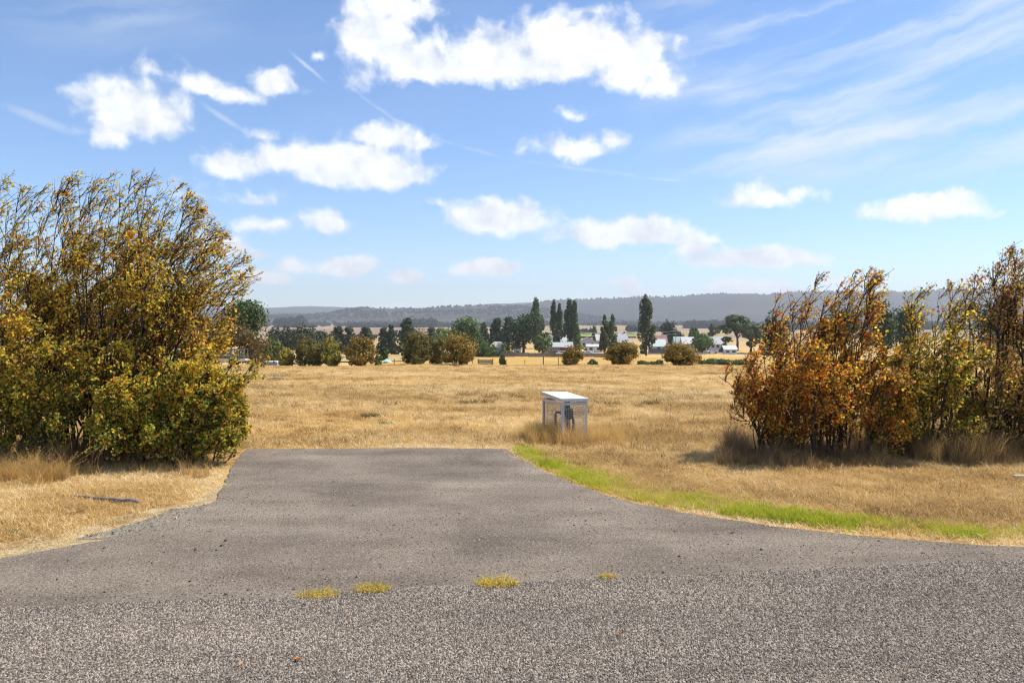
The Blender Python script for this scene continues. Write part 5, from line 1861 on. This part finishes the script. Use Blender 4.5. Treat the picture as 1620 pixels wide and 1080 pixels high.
# ------------------------------------------------------------------ the meter cage
def build_cage():
    th = rad(20)
    sx_, sy_, h = .385, .71, .565
    z0 = float(tz(*CAGE))
    r = empty('meter_cage', (CAGE[0], CAGE[1], z0), th)
    tag(r, 'galvanised wire mesh cage with pale loose lid standing in dry grass', 'cage')
    a = .038
    for (x, y) in ((0, 0), (sx_, 0), (sx_, sy_), (0, sy_)):
        sx, sy = (1 if x == 0 else -1), (1 if y == 0 else -1)
        m = MB()
        x0, x1 = sorted((x, x + sx * a))
        y0, y1 = sorted((y, y + sy * .005))
        m.box(x0, x1, y0, y1, -.08, h)
        y0, y1 = sorted((y + sy * .0052, y + sy * a))
        x0, x1 = sorted((x, x + sx * .005))
        m.box(x0, x1, y0, y1, -.08, h)
        m.build('post', M['galv'], r)
    t, e = .005, .039
    for (x0, x1, y0, y1) in ((e, sx_ - e, -.002, t), (e, sx_ - e, sy_ - t, sy_ + .002)):
        MB().box(x0, x1, y0, y1, h - .036, h - .001).build('rail', M['galv'], r)
    for (x0, x1, y0, y1) in ((-.002, t, e, sy_ - e), (sx_ - t, sx_ + .002, e, sy_ - e)):
        MB().box(x0, x1, y0, y1, h - .036, h - .001).build('rail', M['galv'], r)
    g, off, d = .026, .010, .0012
    for side in range(4):
        m = MB()
        s = sx_ if side < 2 else sy_
        n = int((s - .02) / g)
        for i in range(1, n + 1):
            u = i * (s / (n + 1))
            if side == 0: m.box(u - d, u + d, off, off + 2 * d, -.02, h - .03)
            if side == 1: m.box(u - d, u + d, sy_ - off - 2 * d, sy_ - off, -.02, h - .03)
            if side == 2: m.box(off, off + 2 * d, u - d, u + d, -.02, h - .03)
            if side == 3: m.box(sx_ - off - 2 * d, sx_ - off, u - d, u + d, -.02, h - .03)
        for k in range(1, int(h / g)):
            z = k * g
            if side == 0: m.box(.01, s - .01, off + 2 * d, off + 4 * d, z - d, z + d)
            if side == 1: m.box(.01, s - .01, sy_ - off - 4 * d, sy_ - off - 2 * d, z - d, z + d)
            if side == 2: m.box(off + 2 * d, off + 4 * d, .01, s - .01, z - d, z + d)
            if side == 3: m.box(sx_ - off - 4 * d, sx_ - off - 2 * d, .01, s - .01, z - d, z + d)
        m.build('mesh_panel', pm((0.42, 0.43, 0.46), .5, .2), r)
    # folded sheet lid, resting on the right side and standing open at the far left
    ov = .014

    def LP(u, v, w):     # u across, v back, 0..1; w above the lower rim
        zb = .580 * (1 - u) * (1 - v) + .570 * u * (1 - v) + .618 * (1 - u) * v + .600 * u * v
        return (-ov + u * (sx_ + 2 * ov), -ov + v * (sy_ + 2 * ov), zb + w)
    rimh = .038
    lid = MB().hexa([LP(u, v, rimh) for u, v in ((0, 0), (1, 0), (1, 1), (0, 1))] + [LP(u, v, rimh + .005) for u, v in ((0, 0), (1, 0), (1, 1), (0, 1))])
    lo = lid.build('lid', M['lid'], r)
    p, q = .010, .006
    for (u0, u1, v0, v1) in ((0, 1, 0, q), (0, 1, 1 - q, 1), (0, p, q, 1 - q), (1 - p, 1, q, 1 - q)):
        c = ((u0, v0), (u1, v0), (u1, v1), (u0, v1))
        MB().hexa([LP(u, v, 0) for u, v in c] + [LP(u, v, rimh - .0004) for u, v in c]).build('lid_rim', M['galv'], lo)
    # plumbing inside: two risers, meter body, stop valve
    R = .017

    def L(px, Yd):       # pixel column at distance -> cage coordinates
        X, Yw = (px - 810) / F * Yd - CAGE[0], Yd - CAGE[1]
        return X * math.cos(th) + Yw * math.sin(th), -X * math.sin(th) + Yw * math.cos(th)
    ax, ay = L(879, 11.32)
    bx, by = L(906, 11.22)
    cx, cy = L(899, 11.36)
    zt = .39
    MB().tube([(ax, ay, -.05), (ax, ay, zt - .02), (ax + .004, ay - .004, zt - .004), (ax + .018, ay - .01, zt + .004), (ax + (bx - ax) * .45, ay + (by - ay) * .45, zt)], R, 10).build('riser_pipe', M['pipe'], r, smooth=True)
    MB().tube([(bx + .012, by - .01, -.05), (bx + .008, by - .005, zt - .10), (bx, by, zt - .05)], [R, R, R * 1.2], 10).build('riser_pipe', M['pipe'], r, smooth=True)
    mx, my = ax + (bx - ax) * .8, ay + (by - ay) * .8
    MB().tube([(mx, my, zt - .085), (mx, my, zt - .045), (mx, my, zt + .015), (mx, my, zt + .045)], [.030, .056, .060, .050], 14).build('meter_body', M['brass'], r)
    MB().tube([(mx, my, zt + .0455), (mx, my, zt + .066)], [.052, .048], 14).build('meter_cap', pm((0.26, 0.26, 0.32), .5), r)
    vx, vy = ax + (bx - ax) * .40, ay + (by - ay) * .40
    MB().tube([(vx - .03, vy + .02, zt), (vx + .03, vy - .02, zt)], [.028, .028], 10).tube([(vx, vy, zt + .02), (vx, vy, zt + .05)], .010, 8).tube([(vx, vy, zt + .0505), (vx, vy, zt + .064)], .030, 12).build('stop_valve', M['pipe'], r)
    MB().box(cx - .021, cx + .021, cy - .021, cy + .021, -.1, h - .005).build('timber_stake', M['wood_grey'], r)


build_cage()


# ------------------------------------------------------------------ small things on the verge and the road
def tuft(name, label, cat, x, y, z, n, spread, h, stops, seed, group=None, lean=.8, width=.003, sx=1.0, seeds=0):
    rng = np.random.RandomState(seed)
    V, Fc, B = blades(rng, n, spread, h * .35, h, lean, width, 3, .7)
    V[:, 0] *= sx
    st = np.array([s[0] for s in stops])
    cs = np.array([s[1] for s in stops])
    col = np.stack([np.interp(B, st, cs[:, k]) for k in range(3)], -1)
    root = empty(name, (x, y, z))
    tag(root, label, cat, group)
    obj('blade_tuft', mesh_np('blade_tuft', V, Fc, [M['leaf']], col=col), root)
    if seeds:
        sv, sf, scol, stv = [], [], [], MB()
        heads = []
        for k in range(seeds):
            a = rng.rand() * 6.283
            b = np.array([math.cos(a) * spread * rng.rand() * sx, math.sin(a) * spread * rng.rand(), 0])
            tip = b + np.array([rng.normal(.12, .14), rng.normal(0, .08), rng.uniform(.75, 1.25) * h * 1.15])
            mid = (b + tip) / 2 + np.array([-.02, 0, .04])
            stv.tube([b, mid, tip], [.0022, .0018, .0012], 3)
            d = unit(tip - mid)
            for q in range(26):
                t = rng.rand()
                heads.append(tip - d * t * .15 + rng.normal(0, .0035 + .005 * t, 3))
        heads = np.array(heads)
        stv.build('stalk', plain('straw_stalk', (0.46, 0.32, 0.14), .8, .2, 20), root)
        V, Fc, cc = leaf_mesh(rng, heads, rng.uniform(.008, .014, len(heads)), np.tile(np.array([[0.55, 0.38, 0.16]]), (len(heads), 1)) * rng.uniform(.7, 1.3, (len(heads), 1)), .2)
        obj('seed_head', mesh_np('seed_head', V, Fc, [M['leaf']], col=cc), root)
    return root


YG = [(0, (0.24, 0.30, 0.04)), (.25, (0.50, 0.43, 0.08)), (.6, (0.68, 0.48, 0.13)), (1, (0.74, 0.60, 0.32))]
GR = [(0, (0.06, 0.11, 0.02)), (.5, (0.13, 0.20, 0.03)), (1, (0.24, 0.28, 0.06))]
BR = [(0, (0.07, 0.055, 0.025)), (.5, (0.13, 0.105, 0.04)), (1, (0.22, 0.18, 0.07))]
ST = [(0, (0.36, 0.22, 0.08)), (.5, (0.55, 0.37, 0.14)), (1, (0.70, 0.52, 0.26))]


def build_small():
    g = 'grass tufts growing in the seam between driveway and road'
    for i, (px, py, w, h, n, lb) in enumerate([(503, 947, .105, .045, 150, 'longest low tuft of yellow grass, leftmost in the road seam'), (590, 939, .085, .055, 150, 'second grass tuft from the left in the road seam'),
                                               (786, 930, .105, .062, 190, 'third and largest grass tuft in the road seam'), (963, 918, .05, .036, 60, 'smallest grass tuft, rightmost in the road seam')]):
        x, y = G(px, py)
        tuft('grass_tuft', lb, 'grass tuft', x, y, .018, int(n * 1.6), w * .72, h * 1.45, YG, 600 + i, g, 1.05, .0025, 1.7)
    # tall seeding grass clumps on the left verge
    g = 'tall seeding grass clumps on the left verge'
    for i, (px, py, sp, h, n, sd, lb) in enumerate([(12, 762, .10, .33, 130, 5, 'seeding grass clump cut by the left edge'), (62, 766, .16, .30, 220, 9, 'widest seeding grass clump in front of the dark hawthorn'),
                                                    (104, 758, .06, .24, 60, 4, 'thin seeding grass clump right of the widest clump'), (152, 752, .04, .30, 26, 3, 'few tall bent seed stalks below the largest hawthorn')]):
        x, y = G(px, py)
        tuft('seeding_grass', lb, 'grass tuft', x, y, float(tz(x, y)), n, sp, h, ST, 610 + i, g, .7, .0026, 1.0, sd)
    # green weeds on the verge, weeds in the paddock
    for i, (px, py, sp, h, n, stp, lb) in enumerate([
            (26, 846, .07, .05, 110, GR, 'dark green weed on the bare verge at the left'), (222, 742, .06, .10, 70, YG, 'pale green weed at the foot of the left hawthorns'),
            (1056, 636, .19, .12, 260, GR, 'lone bright green weed in the paddock right of the cage'), (1030, 642, .18, .14, 150, BR, 'dark weed beside the lone green weed'),
            (765, 639, .22, .15, 150, BR, 'dark weed clump left of the cage, nearest to it'), (777, 631, .2, .14, 130, BR, 'dark weed clump behind the nearest clump'), (738, 640, .2, .13, 130, BR, 'dark weed clump left of the nearest clump'),
            (736, 628, .22, .15, 130, BR, 'dark weed clump further up the paddock left of the cage'), (817, 631, .2, .14, 130, BR, 'dark weed just left of the cage lid'), (962, 627, .2, .13, 120, BR, 'dark weed right of the cage lid'),
            (965, 642, .2, .13, 120, BR, 'brown weed right of the cage, lower one'), (587, 661, .18, .12, 120, BR, 'brown weed in the paddock above the driveway'), (610, 672, .10, .10, 90, GR, 'small olive weed above the driveway end'),
            (640, 701, .12, .10, 120, YG, 'yellow green weed at the far edge of the driveway'), (440, 598, .5, .3, 150, BR, 'brown tussock near the tip of the left hawthorn branch')]):
        x, y = G(px, py)
        # on the slope the ground lies lower: slide outwards along the sight line until it meets the terrain
        for _ in range(30):
            y = (CAMH - float(tz(x, y))) * F / (py - HZ)
            x = (px - 810) / F * y
        tuft('weed_clump', lb, 'weed', x, y, float(tz(x, y)), int(n * 1.5), sp, h * (1.5 if stp is BR else 1.2), stp, 630 + i, 'weeds on the verge and in the paddock', .9, .004, 1.2)
    # weathered pole on the verge
    x0, y0 = G(112, 786)
    x1, y1 = G(218, 799)
    p = MB()
    z0, z1 = float(tz(x0, y0)) + .025, float(tz(x1, y1)) + .05
    n = 9
    rng = np.random.RandomState(5)
    pts = [(x0 + (x1 - x0) * k / n, y0 + (y1 - y0) * k / n + rng.normal(0, .004), z0 + (z1 - z0) * k / n + rng.normal(0, .003)) for k in range(n + 1)]
    p.tube(pts, [.009 + .010 * k / n + rng.normal(0, .0012) for k in range(n + 1)], 9)
    o = p.build('timber_pole', plain('grey_pole', (0.21, 0.18, 0.18), .8, .35, 18, bmp=.5), None, smooth=True)
    tag(o, 'weathered grey pole lying in the dry grass of the left verge', 'pole')
    # white plank end in the grass at the right edge
    x0, y0 = G(1612, 757)
    o = MB().box(-.06, .25, -.025, .025, .0, .03).build('plank', pm((0.46, 0.41, 0.34)), None, (x0, y0, float(tz(x0, y0)) + .02), bevel=.004)
    tag(o, 'pale plank end lying in the grass at the right edge', 'plank')
    # fallen leaves on the road
    for i, (px, py, s, lb) in enumerate([(470, 1053, .022, 'orange fallen leaf on the road, the left one of a curled pair'), (381, 1061, .016, 'small orange fallen leaf left of the curled one'), (981, 1012, .014, 'tiny orange fallen leaf on the middle of the road'), (917, 788, .018, 'rust fallen leaf on the driveway near the green strip')]):
        x, y = G(px, py)
        V = [(-s, 0, .003), (-.3 * s, .5 * s, .009), (s, .1 * s, .005), (-.2 * s, -.5 * s, .010), (0, 0, .002), (.5 * s, .35 * s, .012), (.5 * s, -.3 * s, .011)]
        o = obj('fallen_leaf', mesh_np('fallen_leaf', V, [[0, 3, 4], [0, 4, 1], [4, 3, 6], [4, 6, 2], [4, 2, 5], [4, 5, 1]], [plain('fallen_leaf', (0.55, 0.23, 0.06), .7, .3, 40)]), None, (x, y, .032 if py > 900 else .018))
        o.rotation_euler = (0, 0, i * 1.3)
        o.modifiers.new('thickness', 'SOLIDIFY').thickness = .0008
        tag(o, lb, 'leaf', 'leaves fallen on the pavement')
    # dark stones on the driveway
    for i, (px, py, r, lb) in enumerate([(357, 858, .018, 'largest dark stone on the left of the driveway'), (351, 866, .015, 'dark stone just below the largest stone'), (342, 873, .013, 'lowest of the three dark stones on the driveway'),
                                         (258, 851, .013, 'small stone near the left edge of the driveway'), (165, 870, .015, 'lone dark stone far left on the driveway')]):
        x, y = G(px, py)
        rng = np.random.RandomState(700 + i)
        V, Fs = stone(rng, r * .7)
        o = obj('stone', mesh_np('stone', V, [list(f) for f in Fs] + [[3, 2, 1, 0]], [M['pipe']]), None, (x, y, .014 + r * .3))
        b = o.modifiers.new('bevel', 'BEVEL')
        b.width = r * .25
        b.segments = 2
        tag(o, lb, 'stone', 'larger dark stones on the driveway')


build_small()

# ------------------------------------------------------------------ haze over the valley
def build_haze():
    o = MB().box(-16000, 16000, -60, 10500, -45, 420).build('haze', None)
    o.data.materials.clear()
    m = bpy.data.materials.new('haze')
    m.use_nodes = True
    N = NT(m.node_tree)
    v = N.n('ShaderNodeVolumePrincipled')
    v.inputs['Color'].default_value = (0.90, 0.93, 1.0, 1)
    v.inputs['Density'].default_value = 1.15e-4
    v.inputs['Anisotropy'].default_value = 0.2
    out = N.n('ShaderNodeOutputMaterial')
    N.t.links.new(v.outputs[0], out.inputs['Volume'])
    o.data.materials.append(m)
    tag(o, 'thin blue haze lying over the valley', 'haze', kind='stuff')


build_haze()
